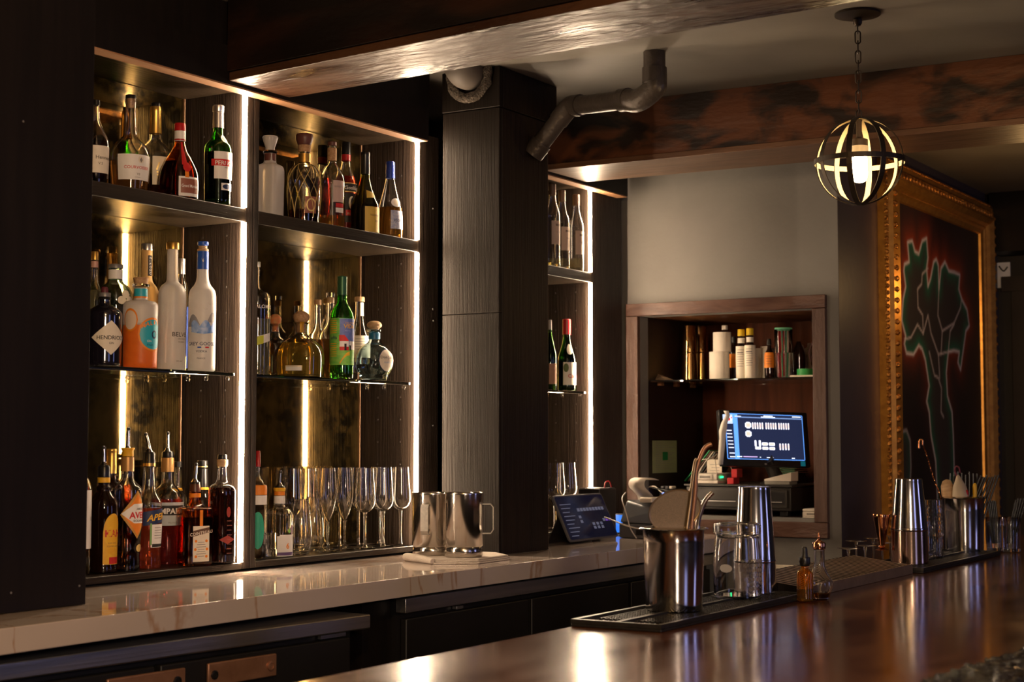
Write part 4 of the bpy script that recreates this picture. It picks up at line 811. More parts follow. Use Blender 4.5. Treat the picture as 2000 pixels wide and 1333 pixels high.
# ---- shelf E: leftmost unit, bottom
b = Bt('liquor_bottle', 'sliver of a clear bottle with white label against the black end panel', 'bottle', 160, 2.665, ZE)
b.glass([(5, 905), (6, 925), (13, 940), (17, 955), (17, None)], glassm); b.ring('cap', silver_foil, [(6, 893), (6.5, 905)]); b.wrap(whitel, 958, 1072, -30, 85); b.text('1 0', ink, 1018, 8, 55)
b = Bt('liqueur_bottle', 'dark coffee liqueur bottle with arched yellow label and steel pourer', 'bottle', 201.5, 2.668, ZE)
b.glass([(10, 912), (11, 938), (10.5, 948), (14, 952), (13, 958), (16, 964), (25, 978), (28, 994), (27.5, 1040), (26.5, 1100), (28, 1110), (27, None)], glass_dbr := M('dark_brown_glass', (.06, .018, .008), .03, trans=.85, ior=1.46), k=3); b.liquid(LQ['dark'], 1008); b.ring('cap', black_cap, [(11, 911), (12, 913), (12, 932)]); b.ring('neck_label', yellow, [(12.2, 933), (12.2, 943)], solid=False); b.text('JAVA', red_p, 941, 5, -30, .01); b.pourer(910, 872, -1)
b.wrap(yellow, 1003, 1102, 0, 86, 'arch', .0008); b.text('KAHLUA', red_p, 1048, 13, 6, .03); b.text('RUM AND', brown_l, 1062, 3, 20); b.text('COFFEE LIQUEUR', brown_l, 1068, 3, 16); b.wrap(red_p, 1088, 1101, 26, 80, None, .0012, 'label_block')
b = Bt('liqueur_bottle', 'bottle with ribbed gold screw cap behind the coffee liqueur', 'bottle', 216, 2.748, ZE)
b.glass([(8.5, 902), (9, 925), (11, 935), (20, 946), (25, 960), (25, None)], glass_dbr); b.ring('cap', gold_foil, [(9.2, 877.5), (10, 879), (10, 882), (9.4, 883), (10, 884), (9.4, 886), (10, 888), (9.4, 890), (10, 892), (10.2, 925)])
b = Bt('amaro_bottle', 'dark amaro bottle with orange and white diamond label and gold collar pourer', 'bottle', 247.5, 2.662, ZE)
b.glass([(11, 893), (11.5, 921), (13, 936), (20, 945), (27, 953), (28.5, 964), (28, 1040), (26, 1080), (26.5, 1110), (26, None)], glassm); b.liquid(LQ['brown'], 1000); b.ring('neck_foil', M('tan_foil', (.55, .30, .10), .4, .4), [(12, 893), (12.5, 895), (12.6, 921)]); b.pourer(879, 835, 1, dark=False); b.ring('gold_collar', yellow, [(13, 875), (13.5, 877), (11, 881), (11.5, 892)])
b.wrap(orange_l, 965, 1046, -14, 105, 'diamond', .0006); b.wrap(M('ochre_band', (.55, .28, .05), .5), 958, 1052, -26, 116, 'diamond', .0003, 'label_rim'); b.wrap(whitel, 984, 1022, -22, 100, lambda u: (.5 - .5 * min(1, u * 2.4), .5 + .5 * min(1, u * 2.4)), .001, 'label_center'); b.text('AVERNA', red_p, 1012, 12, 10, .03, off=.0016); b.text('AMARO', ink, 996, 4, 38, .01, off=.0016); b.text('SICILIANO', ink, 1019, 4, 25, .01, off=.0016)
b.wrap(gold_p, 1063, 1078, 42, 80, 'oval', .001, 'emblem')
b = Bt('aperitif_bottle', 'bright orange-red aperitif bottle with slanted navy label', 'bottle', 289.5, 2.668, ZE)
b.glass([(10.5, 898), (11, 925), (13, 955), (17, 965), (24, 978), (26, 992), (25.5, 1040), (24, 1080), (25, 1105), (24.5, None)], glassm); b.liquid(LQ['ored'], 992); b.ring('cap', black_cap, [(11, 885), (12, 887), (11.5, 897), (12.3, 899), (12.3, 913)]); b.ring('neck_line', gold_foil, [(12.4, 905), (12.4, 911)]); b.pourer(884, 846, -8)
b.wrap(navy, 992, 1027, -22, 86, lambda u: (.0 + .22 * u, .78 + .22 * u), .0008); b.text('APEROL', yellow, 1018, 12, -5, .02, .25, tilt=.12, off=.0014); b.wrap(whitel, 1024, 1069, 12, 84, lambda u: (0, 1), .0006); b.wrap(M('green_strip', (.2, .4, .12), .5), 1022, 1064, 8, 16, None, .001, 'label_strip'); b.wrap(ink, 1062, 1068, 18, 80, None, .001, 'label_foot')
for k in range(5): b.wrap(greyink, 1030 + 5 * k, 1031 + 5 * k, 28, 70, None, .001, 'text_line', 6, 1)
b = Bt('aperitif_bottle', 'clear-shouldered deep red bitter bottle with white lettering on black', 'bottle', 326, 2.732, ZE)
b.glass([(11, 895), (11.5, 935), (14, 947), (23, 958), (29, 970), (30, 984), (28.5, 1040), (27, 1080), (28, 1100), (27.5, None)], glassm); b.liquid(LQ['dred'], 975); b.ring('cap', black_cap, [(11, 884), (11.6, 886), (11, 894)]); b.ring('neck_foil', M('tan_foil', (.5, .3, .1), .4), [(11.8, 895), (12.2, 897), (12.4, 922)], solid=False); b.pourer(883, 844, 0)
b.wrap(ink, 985, 1012, -88, 88, None, .0008); b.wrap(M('pale_blue_label', (.50, .55, .58), .5), 981, 987, -88, 88, None, .0011, 'label_band', 22, 1); b.wrap(M('pale_blue_label', (.5, .55, .58), .5), 1006, 1026, -88, 88, None, .0011, 'label_band', 22, 3); b.text('CAMPARI', white_p, 1003, 10.5, -66, .03, off=.0014); b.text('MILANO', greyink, 1022, 3.2, 5, off=.0016)
b = Bt('liqueur_bottle', 'black-capped clear bottle behind the bitter bottles', 'bottle', 346, 2.769, ZE)
b.glass([(6.5, 914), (8, 950), (12, 962), (20, 972), (22, None)], glassm); b.ring('cap', black_cap, [(7, 902), (7.8, 903), (7.8, 913)]); b.ring('neck_line', yellow, [(9, 954), (9.5, 959)], solid=False)
b = Bt('orange_liqueur_bottle', 'square amber liqueur bottle with cream label of small oranges', 'bottle', 380, 2.645, ZE)
b.glass([(9.5, 950), (10.5, 962), (11, 980), (14, 988), (25, 993), (28, 999), (28, 1040), (28, 1098), (27.5, None)], glass_am, k=3)
bpy.data.objects.remove(b.body); b.prof = None
sqs = None
_P = smooth_prof(b.pr([(9.5, 942), (10.5, 962), (11, 978), (16, 988), (27, 993), (28, 999), (28, 1040), (28, 1098), (27, None)])[::-1], 3); b.prof = _P
_n = [7 if r > b.r(22) else 2.2 for r, z in _P]
_in = [(max(.001, r - .003), max(z, .006)) for r, z in _P if z > .004]; _ni = [7 if r > b.r(20) else 2.2 for r, z in _in]
RZ = b.ca + PI / 2 + R_(27)   # the label face looks towards the room
o = mk('glass', *lathe([(0, _P[0][1])] + _P + _in[::-1] + [(0, .006)], 40, [7] + _n + _ni[::-1] + [7]), glass_am, b.t, smooth=True, fix=True, ang=40); o.rotation_euler = (0, 0, RZ)
_l = [(r + .0005, z) for r, z in _in if z < b.z(1000)]; o = mk('liquid', *lathe([(0, .0055)] + _l + [(0, _l[-1][1])], 40, 7), LQ['dark'], b.t, smooth=True, fix=True, ang=40); o.rotation_euler = (0, 0, RZ)
b.ring('cap', M('brown_cap', (.10, .03, .012), .35), [(9.5, 944), (10.5, 946), (11, 961)]); b.pourer(943, 905, 2); b.ring('neck_band', orange_l, [(11.4, 964), (11.6, 972)], solid=False)
lm = Matrix.Rotation(RZ, 4, 'Z'); Rr = b.r(28)
def fl(name, m, x0, x1, y0, y1, off, sk=0): 
    V = [lm @ Vector((x0, -Rr - off, b.z(y1))), lm @ Vector((x1, -Rr - off, b.z(y1) + sk)), lm @ Vector((x1, -Rr - off, b.z(y0) + sk)), lm @ Vector((x0, -Rr - off, b.z(y0)))]; return mk(name, V, [(0, 1, 2, 3)], m, b.t)
ww = Rr * .62; fl('paper_label', cream, -ww, ww, 1027, 1096, .0008); fl('label_title', M('brown_print', (.12, .06, .035), .6), -ww, ww, 1036, 1047, .0012, .008)
mtx = lm @ Matrix.Translation((0, -Rr - .0017, b.z(1045) + .002)) @ Matrix.Rotation(PI / 2, 4, 'X') @ Matrix.Rotation(.13, 4, 'Z')
flat_text(b.t, 'COINTREAU', .0105, cream, mtx, True, .01)
for k, (u, v) in enumerate(((-.5, 1056), (.5, 1056), (-.55, 1072), (.55, 1072), (-.5, 1086), (.5, 1086))): 
    o = mk('orange_print', *lathe([(0, 0), (.0035, 0)], 10), orange_l, b.t); o.matrix_local = lm @ Matrix.Translation((u * ww * 1.3, -Rr - .0013, b.z(v))) @ Matrix.Rotation(PI / 2, 4, 'X')
for k in range(7): fl('text_line', greyink, -ww * (.4 + .1 * (k % 3)), ww * (.4 + .1 * (k % 3)), 1058 + 4.5 * k, 1059 + 4.5 * k, .0013)
fl('ribbon', orange_l, -.004, .004, 996, 1027, .0010)
b = Bt('liqueur_bottle', 'black-capped bottle with black neck sleeve, behind the orange liqueur', 'bottle', 394, 2.692, ZE)
b.glass([(9, 915), (11, 955), (13, 965), (20, 976), (23, 990), (23, None)], glassm); b.ring('cap', black_cap, [(9.5, 900), (10.3, 901), (10.3, 914)]); b.ring('cap_line', gold_p, [(10.4, 911), (10.4, 913)]); b.ring('neck_sleeve', black_cap, [(10.2, 916), (12, 952)], solid=False); b.ring('neck_line', yellow, [(12.2, 952), (12.6, 957)], solid=False); b.text('C', whitel, 938, 7, -8)
b = Bt('liquor_bottle', 'large clear bottle of dark red liquor with cork collar beside the strip light', 'bottle', 433, 2.628, ZE)
b.glass([(8.5, 905), (9, 915), (10.5, 935), (14, 943), (22, 949), (26.5, 958), (27, 972), (27, 1080), (26.5, None)], glassm); b.liquid(LQ['dark'], 953); b.ring('cap', black_cap, [(8.5, 888.5), (9.3, 890), (9.3, 897)]); b.ring('cork_collar', wood_l, [(10.5, 898), (11, 899), (11, 908), (10, 912)])
b.wrap(M('dull_red_print', (.32, .04, .03), .6), 1045, 1062, -10, 60, 'diamond', .0007, 'printed_shape'); b.wrap(M('dull_red_print', (.3, .04, .03), .6), 990, 1010, 20, 38, 'oval', .0007, 'printed_shape')
for k in range(8): b.text('amaro' if k % 2 else 'rosso', M('dull_print', (.35, .15, .12), .6), 1018 + 9 * k, 3, 22, .0)
# ---- shelf F: middle unit, bottom
b = Bt('liqueur_bottle', 'red-necked bottle with orange band and green label, half hidden by the divider', 'bottle', 503, 2.66, ZE)
b.glass([(3.5, 905), (4.5, 930), (12, 944), (17.5, 956), (17, None)], glassm); b.ring('neck_foil', red_cap, [(3.3, 881), (4, 882), (4.6, 912)]); b.ring('band', orange_l, [(16.5, 948), (17.8, 952), (17.8, 967)], solid=False); b.wrap(whitel, 968, 986, -30, 80); b.wrap(M('emerald_print', (.02, .35, .22), .5), 1000, 1072, -40, 45, 'oval', .0008)
b = Bt('gin_bottle', 'clear gin bottle with orange collar, steel pourer and white label with an orange 6', 'bottle', 545.5, 2.655, ZE)
b.glass([(9.5, 968), (10, 984), (12, 990), (22, 996), (26, 1003), (26.5, 1010), (26, None)], glassm); b.liquid(LQ['clear'], 1040); b.ring('collar_ring', yellow, [(11, 953), (12, 955), (11, 960)]); b.ring('neck_band', orange_l, [(10.5, 960.5), (10.8, 968)]); b.ring('neck_label', whitel, [(11, 969), (11, 984)], solid=False)
b.pourer(951, 920, 2); b.wrap(whitel, 1044, 1086, -8, 84, lambda u: (0, 1 if u > .12 else .94), .0008); b.wrap(M('violet_strip', (.15, .08, .22), .5), 1078, 1084, -8, 84, None, .0012, 'label_strip'); b.text('6', orange_l, 1071, 10.5, 30, .02, off=.0016); b.wrap(M('flower_print', (.25, .15, .2), .6), 1026, 1044, 50, 80, 'oval', .001, 'flower_print'); b.wrap(greenl, 1032, 1042, 38, 54, 'diamond', .0012, 'leaf_print')
# ---- stemware, built once and copied
def stem_glass(nm, H, pts_out, th, label, cat, group, foot, stem):
    t = thing(nm, label, cat, (0, 0, 0), 0, group)
    P = smooth_prof(pts_out, 5); inn = [(max(.0006, r - th), z + (th if i == 0 else 0)) for i, (r, z) in enumerate(P)]
    mk('bowl', *lathe([(0, P[0][1])] + P[1:] + inn[::-1][:-1] + [(0, P[0][1] + .004)], 30), glass_thin, t, smooth=True, fix=True, ang=60)
    z0 = P[0][1]
    mk('stem', *lathe([(0, .0035), (.007, .0042), (.0042, .012), (stem, .03), (stem, z0 * .6), (stem * 1.3, z0 - .006), (.006, z0 + .0005), (0, z0 + .0006)], 20), glass_thin, t, smooth=True, fix=True, ang=60)
    mk('foot', *lathe([(0, 0.0002), (foot, .0004), (foot, .0012), (foot * .4, .0030), (0, .0036)], 30), glass_thin, t, smooth=True, fix=True, ang=40); return t
def dupe(t, X, Y, z, label=None, rz=0):
    r = t.copy(); COL.objects.link(r); r.location = (X, Y, z); r.rotation_euler = (0, 0, rz)
    if label: r['label'] = label
    for c in t.children:
        d = c.copy(); COL.objects.link(d); d.parent = r
    return r
HW = .221
wine = stem_glass('wine_glass', HW, [(0, .098), (.012, .101), (.023, .111), (.0285, .125), (.0290, .140), (.0265, .175), (.0235, HW)], .0011, 'tall wine glass nearest the strip light in the middle unit', 'wine glass', 'wine glasses on the bottom shelf of the middle unit', .031, .0032)
flute = stem_glass('champagne_flute', .223, [(0, .080), (.006, .086), (.014, .105), (.0215, .135), (.0235, .16), (.021, .195), (.0185, .2225)], .0010, 'champagne flute in front of the wine glasses, right of its twin', 'champagne flute', 'champagne flutes in front of the wine glasses', .028, .0030)
def put(t, x, Y, first, label=None):
    X = colX(x, Y, ZE + .1)
    if first: t.location = (X, Y, ZE); (t.__setitem__('label', label) if label else None); return t
    return dupe(t, X, Y, ZE, label)
put(wine, 782.5, 2.631, True)
put(wine, 748.5, 2.636, False, 'tall wine glass second from the strip light in the front row')
put(wine, 713, 2.638, False, 'tall wine glass third from the strip light in the front row')
for k, x in enumerate((741, 700, 664)):
    put(wine, x, (2.70, 2.73, 2.735)[k], False, 'tall wine glass in the back row, %s from the right' % ('first', 'second', 'third')[k])
for k, x in enumerate((630, 601, 572)):
    put(wine, x, 2.735, False, 'tall wine glass in the back row behind the tumblers, %s to the gin bottle' % ('third nearest', 'second nearest', 'nearest')[k])
put(flute, 673.5, 2.652, True)
put(flute, 640.5, 2.650, False, 'champagne flute left of its twin, right of the two stemless tumblers')
tum = Bt('stemless_tumbler', 'rounded stemless tumbler just right of the gin bottle', 'tumbler', 588, 2.648, ZE, 'stemless tumblers beside the gin bottle')
tum.glass([(15, 976), (18, 1000), (21, 1030), (21, 1058), (17, 1076), (13, None)], glass_thin, th=.0014)
dupe(tum.t, colX(613, 2.706, ZE + .1), 2.706, ZE, 'rounded stemless tumbler behind its twin, left of the champagne flutes')
# ---- far unit
for k, (x, lb) in enumerate(((1079, 'leftmost clear bottle with dark foil in the far unit, cut by the column'), (1098, 'middle clear bottle with dark foil in the far unit'), (1125.5, 'clear bottle with dark foil nearest the strip light in the far unit'))):
    top = (360, 372, 380)[k]
    b = Bt('spirit_bottle', lb, 'bottle', x, (2.65, 2.655, 2.636)[k], ZA, 'clear labelled bottles on the top shelf of the far unit')
    b.glass([(6, top + 2), (6.5, top + 22), (8, top + 34), (11, top + 46), (14.5, top + 58), (15, top + 68), (15, top + 110), (15, None)], glassm); b.liquid(LQ['pale'], 506); b.ring('neck_foil', M('brown_foil', (.16, .09, .05), .4), [(6, top), (6.8, top + 1), (7, top + 22)])
    b.wrap(M('tan_label', (.55, .42, .32), .6), top + 73, top + 119, -6, 80); b.text('BROVO', ink, top + 83, 4, 26, .02); b.text('Spirits', greyink, top + 96, 3, 34)
b = Bt('wine_bottle', 'green bottle with brown label cut by the column edge in the far unit', 'bottle', 1074.5, 2.67, ZC)
b.glass([(3, 628), (3.5, 648), (5, 660), (10, 682), (12.5, 695), (12.5, None)], glass_dgr); b.ring('cap', white_pl, [(2.5, 625), (3.2, 626), (3.4, 650)]); b.wrap(M('tan_brown_label', (.5, .25, .13), .6), 711, 751, -10, 80)
b = Bt('wine_bottle', 'dark green wine bottle with red foil and picture label in the far unit', 'bottle', 1107, 2.665, ZC)
b.glass([(7, 627), (7.5, 655), (9, 668), (13, 682), (17.5, 697), (18.5, 710), (18.5, None)], glass_dgr); b.liquid(LQ['dark'], 707); b.ring('foil', red_cap, [(7.5, 624), (8.3, 625), (8.3, 654)]); b.wrap(cream, 709, 753, -22, 78); b.text('Cardamaro', red_p, 739, 7.5, 6, .01); b.wrap(M('vine_print', (.12, .16, .05), .6), 711, 728, -20, 12, 'oval', .0008, 'vine_print'); b.wrap(cream, 673, 694, 0, 45, 'oval', .0012, 'neck_label')
for k, x in enumerate((1108, 1084)):
    bowl = dupe(wine, colX(x, 2.66, ZE + .1), 2.66, ZE, ('wide wine glass behind the tablet, right of its twin', 'wide wine glass behind the tablet, cut by the column')[k]); bowl['group'] = 'wine glasses behind the tablet'; bowl.scale = (1.22, 1.22, 1.0)
# ================================================================== COUNTER: mugs, towel, tablet, printer
tw = thing('folded_towel', 'white folded bar towel under the two steel mugs', 'towel')
def slab_path(name, poly, z0, z1, mat, parent):
    o = prism(name, poly, z0, z1, mat, parent); bevel(o, min(.0045, (z1 - z0) * .45), 3); return o
TC = [onZ(x, y, 1.0655)[:2] for x, y in ((787, 1081), (900, 1094), (972, 1084))]
q0 = (3.60, 2.50); 
poly = [(3.575, 2.405), (3.80, 2.385), (3.862, 2.45), (3.862, 2.592), (3.70, 2.588)]
poly = [(3.396, 2.331), (3.467, 2.24), (3.63, 2.245), (3.7, 2.331), (3.695, 2.441), (3.572, 2.476), (3.458, 2.46)]
for k in range(3):
    s_ = 1 - .03 * k; cxm = sum(p[0] for p in poly) / len(poly); cym = sum(p[1] for p in poly) / len(poly)
    slab_path('fold', [(cxm + (x - cxm) * s_ + .003 * k, cym + (y - cym) * s_) for x, y in poly], 1.0803 + .0045 * k, 1.0845 + .0045 * k, cloth_m, tw)
tubeo('rolled_edge', bez([(3.395, 2.335, 1.088), (3.42, 2.38, 1.090), (3.445, 2.44, 1.091), (3.47, 2.475, 1.090)]), [.006, .0075, .0085, .009, .009, .010, .010, .010, .010, .011, .011, .011, .011, .011, .011, .010, .010, .009, .006], cloth_m, tw, 12)
ZM = 1.0940
def mug(label, x, Y, handle):
    b = Bt('steel_mug', label, 'mug', x, Y, ZM, 'steel mugs on the folded towel')
    b.glass([(38.5, 963), (38, 966), (38, 1065), (35.5, 1068), (37, 1070), (37, None)], steel_b, k=1, th=.0016, seg=48, name='body')
    a = R_(handle) + b.ca; d = Vector((math.cos(a), math.sin(a), 0)); R0 = b.r(38); zt, zb = b.z(985), b.z(1042)
    pts = [d * (R0 - .001) + Vector((0, 0, zt)), d * (R0 + .020) + Vector((0, 0, zt)), d * (R0 + .027) + Vector((0, 0, zt - .008)), d * (R0 + .027) + Vector((0, 0, zb + .010)), d * (R0 + .020) + Vector((0, 0, zb)), d * (R0 - .001) + Vector((0, 0, zb))]
    s_ = Vector((-d.y, d.x, 0)) * .0105; up_ = Vector((0, 0, .0012)); V = []; Fc = []
    for i, p in enumerate(pts):
        t = (pts[min(i + 1, 5)] - pts[max(i - 1, 0)]).normalized(); n = t.cross(s_).normalized() * .0013
        for v in (s_ + n, s_ - n, -s_ - n, -s_ + n): V.append(tuple(p + v))
    for i in range(5):
        for k in range(4): Fc.append((i * 4 + k, i * 4 + (k + 1) % 4, (i + 1) * 4 + (k + 1) % 4, (i + 1) * 4 + k))
    mk('handle', V, Fc, steel, b.t, fix=True); return b
mug('steel mug with its handle turned to the front, next to the strip light', 843, 2.425, -14)
mug('steel mug with its handle against the column, right of its twin', 906, 2.310, 84)
def bpl(C, x, y, dd=0.0):
    h = Vector((C[0], C[1], 0)).normalized(); D = Vector((C[0], C[1], 0)).length + dd; r = Vector(ray(x, y)); return Vector(EYE) + r * (D / r.dot(h))
# tablet on stand
def frame_from(o_, xdir, nrm):
    x = Vector(xdir).normalized(); n = Vector(nrm).normalized(); n = (n - x * n.dot(x)).normalized(); z = n; y = z.cross(x); m = Matrix((x, y, z)).transposed().to_4x4(); m.translation = Vector(o_); return m
bl_ = Vector(onZ(1113, 1064, 1.0815)); br_ = Vector(onZ(1207, 1053, 1.0815))
tb = thing('tablet', 'black tablet with a dim seating screen propped on a folded cover on the counter', 'tablet')
xd = (br_ - bl_).normalized(); Wt = (br_ - bl_).length; bk_ = Vector((-xd.y, xd.x, 0)); tl_ = R_(25); Ht = .154
yd = Vector((0, 0, math.cos(tl_))) + bk_ * math.sin(tl_); nn = xd.cross(yd)
TM = Matrix((xd, yd, nn)).transposed().to_4x4(); TM.translation = bl_ + Vector((0, 0, .006)) + nn * .004
def rrect(w_, h_, r, x0=0, y0=0, n=5):
    P = []
    for cx_, cy_, a0 in ((x0 + w_ - r, y0 + r, -90), (x0 + w_ - r, y0 + h_ - r, 0), (x0 + r, y0 + h_ - r, 90), (x0 + r, y0 + r, 180)):
        for k in range(n + 1): a = R_(a0 + 90 * k / n); P.append((cx_ + r * math.cos(a), cy_ + r * math.sin(a)))
    return P
def plate(name, P, z0, z1, mat, parent, M4=None, bev=0):
    o = prism(name, P, z0, z1, mat, parent)
    if bev: bevel(o, bev, 2)
    if M4 is not None: o.matrix_local = M4
    return o
plate('case', rrect(Wt, Ht, .012), -.009, 0, grey_pl, tb, TM, .002)
scr_t = M('dim_tablet_screen', (.004, .004, .008), .12, emit=(.003, .003, .008), es=1.0, spec=.15); plate('screen', rrect(Wt - .012, Ht - .012, .008, .006, .006), .0002, .0008, scr_t, tb, TM)
ui1 = M('dim_ui_grey', (.1, .1, .12), .5, emit=(.05, .055, .085), es=1.0); ui2 = M('dim_ui_purple', (.1, .05, .3), .5, emit=(.09, .03, .25), es=1.0)
def uirect(parent, M4, x, y, w_, h_, mat, z=.0012, name='screen_icon'):
    o = mk(name, [(x, y, z), (x + w_, y, z), (x + w_, y + h_, z), (x, y + h_, z)], [(0, 1, 2, 3)], mat, parent); o.matrix_local = M4; return o
for k in range(9): uirect(tb, TM, Wt * (.36 + .062 * k), Ht * .62, Wt * .052, Ht * .07, ui1)
for k, (u, v) in enumerate(((.34, .47), (.34, .37), (.56, .30), (.64, .30), (.72, .30), (.56, .22), (.64, .22), (.72, .22), (.80, .37))): uirect(tb, TM, Wt * u, Ht * v, Wt * .05, Ht * .06, ui1)
for u in (.86, .92): uirect(tb, TM, Wt * u, Ht * .37, Wt * .045, Ht * .055, ui2)
for k in range(9): uirect(tb, TM, Wt * .06, Ht * (.10 + .085 * k), Wt * (.14 + .04 * (k % 3)), Ht * .018, ui1, name='menu_line')
plate('stand_cover', [(0.006, 0), (Wt - .03, 0), (Wt - .03, .100), (.006, .100)], -.003, 0, black_pl, tb, TM @ Matrix.Translation((0, Ht * .60, -.0095)) @ Matrix.Rotation(R_(180 + 50), 4, 'X'), .001)
# black card terminal box behind the tablet, small blue screen
tbx = thing('speaker_box', 'small black box with a red wire loop behind the tablet', 'electronics')
p = onY(1170, 1020, 2.60); bx0 = colX(1130, 2.56, 1.2); bx1 = colX(1205, 2.50, 1.2); zt_ = rowZ(956, bx0, 2.54)
bevel(box('body', (4.62, 2.51, 1.0805), (4.735, 2.592, zt_), black_pl, tbx), .004); 
tubeo('wire', bez([(4.69, 2.53, zt_), (4.692, 2.528, zt_ + .018), (4.705, 2.52, zt_ + .022), (4.715, 2.518, zt_ + .004)]), .0022, red_cap, tbx, 8)
box('top_edge', (4.624, 2.514, zt_), (4.731, 2.588, zt_ + .0015), grey_pl, tbx)
bs_ = thing('blue_display', 'small bright blue screen glowing between tablet and printer', 'screen')
q = Vector(onZ(1197, 1050, 1.067)); 
o = bevel(box('housing', (4.80, 2.515, 1.0805), (4.815, 2.59, 1.150), black_pl, bs_), .002); box('screen', (4.7985, 2.519, 1.087), (4.7998, 2.586, 1.146), M('blue_screen', (0, .05, .3), .3, emit=(.01, .12, .60), es=1.0), bs_)
# receipt printer
pr_ = thing('receipt_printer', 'grey receipt printer with a curling paper strip at the far end of the counter', 'printer', (4.69, 2.35, 1.0805), R_(-14)); 
bevel(box('base', (-.085, -.075, 0), (.085, .075, .048), grey_pl, pr_), .005)
V = [(-.085, -.075, .049), (.085, -.075, .049), (.085, .075, .049), (-.085, .075, .049), (-.075, -.070, .098), (.07, -.070, .098), (.07, .065, .125), (-.06, .065, .125)]
bevel(mk('cover', V, [(0, 3, 2, 1), (4, 5, 6, 7), (0, 1, 5, 4), (1, 2, 6, 5), (2, 3, 7, 6), (3, 0, 4, 7)], M('grey_plastic_gloss', (.13, .14, .16), .28), pr_, fix=True), .010, 3)
box('port', (-.0865, -.03, .012), (-.0852, .0, .030), black_pl, pr_)
pts = [(.02, .055, .112), (.0, .04, .135), (-.03, .03, .150), (-.055, .028, .168), (-.052, .028, .188), (-.02, .03, .196), (.02, .03, .188)]
cv = bez(pts, 5); V = []; Fc = []
for p in cv: V += [(p.x - .0, p.y - .04, p.z), (p.x, p.y + .028, p.z)]
for i in range(len(cv) - 1): Fc.append((2 * i, 2 * i + 2, 2 * i + 3, 2 * i + 1))
o = mk('paper_strip', V, Fc, paper, pr_, smooth=True, ang=80); sd = o.modifiers.new('thickness', 'SOLIDIFY'); sd.thickness = .0006
bevel(box('paper_roll_edge', (-.07, -.055, .117), (.035, .0, .134), paper, pr_), .006, 3)
cab = tag(tubeo('charging_cable', bez([Vector(onY(x, y, Y)) for x, y, Y in ((1181, 1011, 2.36), (1200, 1018, 2.30), (1222, 1027, 2.235), (1255, 1034, 2.20), (1275, 1028, 2.205), (1290, 1018, 2.22))]), .0022, white_pl), 'thin white charging cable running from the tablet to the right', 'cable')
cab2 = tag(tubeo('printer_cable', bez([Vector(onY(x, y, Y)) for x, y, Y in ((1222, 963, 2.34), (1215, 975, 2.31), (1222, 1000, 2.27), (1231, 1032, 2.24), (1243, 1052, 2.24)) ]), .002, white_pl), 'pale cable looping down in front of the grey printer', 'cable')
# ================================================================== NICHE
ZN = NZ0 + .0005
dw = thing('cash_drawer', 'wide black cash drawer on feet in the niche', 'cash drawer', (5.09, 2.03, ZN))
bevel(box('body', (0, 0, .018), (.38, .39, .098), M('charcoal_metal', (.035, .031, .028), .4, .3), dw), .003); bevel(box('lid', (-.006, -.006, .0985), (.385, .396, .106), M('charcoal_metal', (.035, .031, .028), .4, .3), dw), .002)
for xa in (.02, .33):
    for ya in (.02, .34): bevel(box('foot', (xa, ya, 0), (xa + .03, ya + .03, .0178), black_pl, dw), .002)
fp = M('drawer_face', (.045, .040, .036), .38, .3)
bevel(box('drawer_front', (-.006, .012, .028), (-.0005, .378, .090), fp, dw), .002)
for ya, yb in ((.20, .33), (.03, .09)): box('slot', (-.0070, ya, .050), (-.0061, yb, .055), ink, dw); box('slot_lip', (-.0085, ya, .047), (-.0061, yb, .0495), steel, dw)
box('label_recess', (-.0068, .02, .040), (-.0061, .10, .082), black_pl, dw)
ZD = ZN + .1062
# monitor
mo = thing('touch_monitor', 'touchscreen till monitor with a blue seating plan on screen, in the niche', 'monitor')
c00 = Vector(onX(1411, 909, 5.16)); dist_ = None
TL, TR, BR, BL = [Vector(EYE) + Vector(ray(x, y)) * t for (x, y), t in zip(((1411.5, 802.5), (1582.5, 806.5), (1577, 914.5), (1402.5, 908.5)), (5.42, 5.55, 5.50, 5.37))]
MX = (TR - TL + BR - BL).normalized(); MY = (TL - BL + TR - BR).normalized(); MY = (MY - MX * MY.dot(MX)).normalized(); MN = MX.cross(MY)
MMc = (TL + TR + BR + BL) / 4; MW = ((TR - TL).length + (BR - BL).length) / 2; MH = ((TL - BL).length + (TR - BR).length) / 2
MM = Matrix((MX, MY, MN)).transposed().to_4x4(); MM.translation = MMc - MX * MW / 2 - MY * MH / 2
plate('housing', rrect(MW, MH, .005), -.020, 0, black_pl, mo, MM, .002)
E_ = lambda n, c, s_=1.0: M(n, tuple(min(1, v) for v in c), .4, emit=c, es=s_)
# screen coordinates from the close view of the screen (origin bottom left, 0..1)
def S(x, y):  # close-up pixel (1555 px = 210 px) -> local
    u = (x - 155 + (y - 170) * .085) / (1420 - 165) ; v = 1 - (y - 172 - (x - 155) * .012) / (985 - 190)
    return u * MW, v * MH
s0 = S(180, 855); s1 = S(1330, 235)
def sr(xa, ya, xb, yb, mat, z=.0010, name='screen_icon', r=None):
    a = S(xa, yb); b_ = S(xb, ya); w_, h_ = b_[0] - a[0], b_[1] - a[1]
    P = rrect(w_, h_, min(r, w_ / 2.01, h_ / 2.01), a[0], a[1], 4) if r else [(a[0], a[1]), (a[0] + w_, a[1]), (a[0] + w_, a[1] + h_), (a[0], a[1] + h_)]
    o = mk(name, [(x, y, z) for x, y in P], [tuple(range(len(P)))], mat, mo); o.matrix_local = MM; return o
sr(175, 232, 1330, 868, E_('screen_glow_blue', (.10, .30, .85), 1.2), .0006, 'screen', .004)
sdark = E_('screen_dark_blue', (.012, .018, .050), 1.0); swh = E_('screen_white', (.75, .82, 1.0), 1.3); spk = E_('screen_pink', (.80, .52, .42), 1.1)
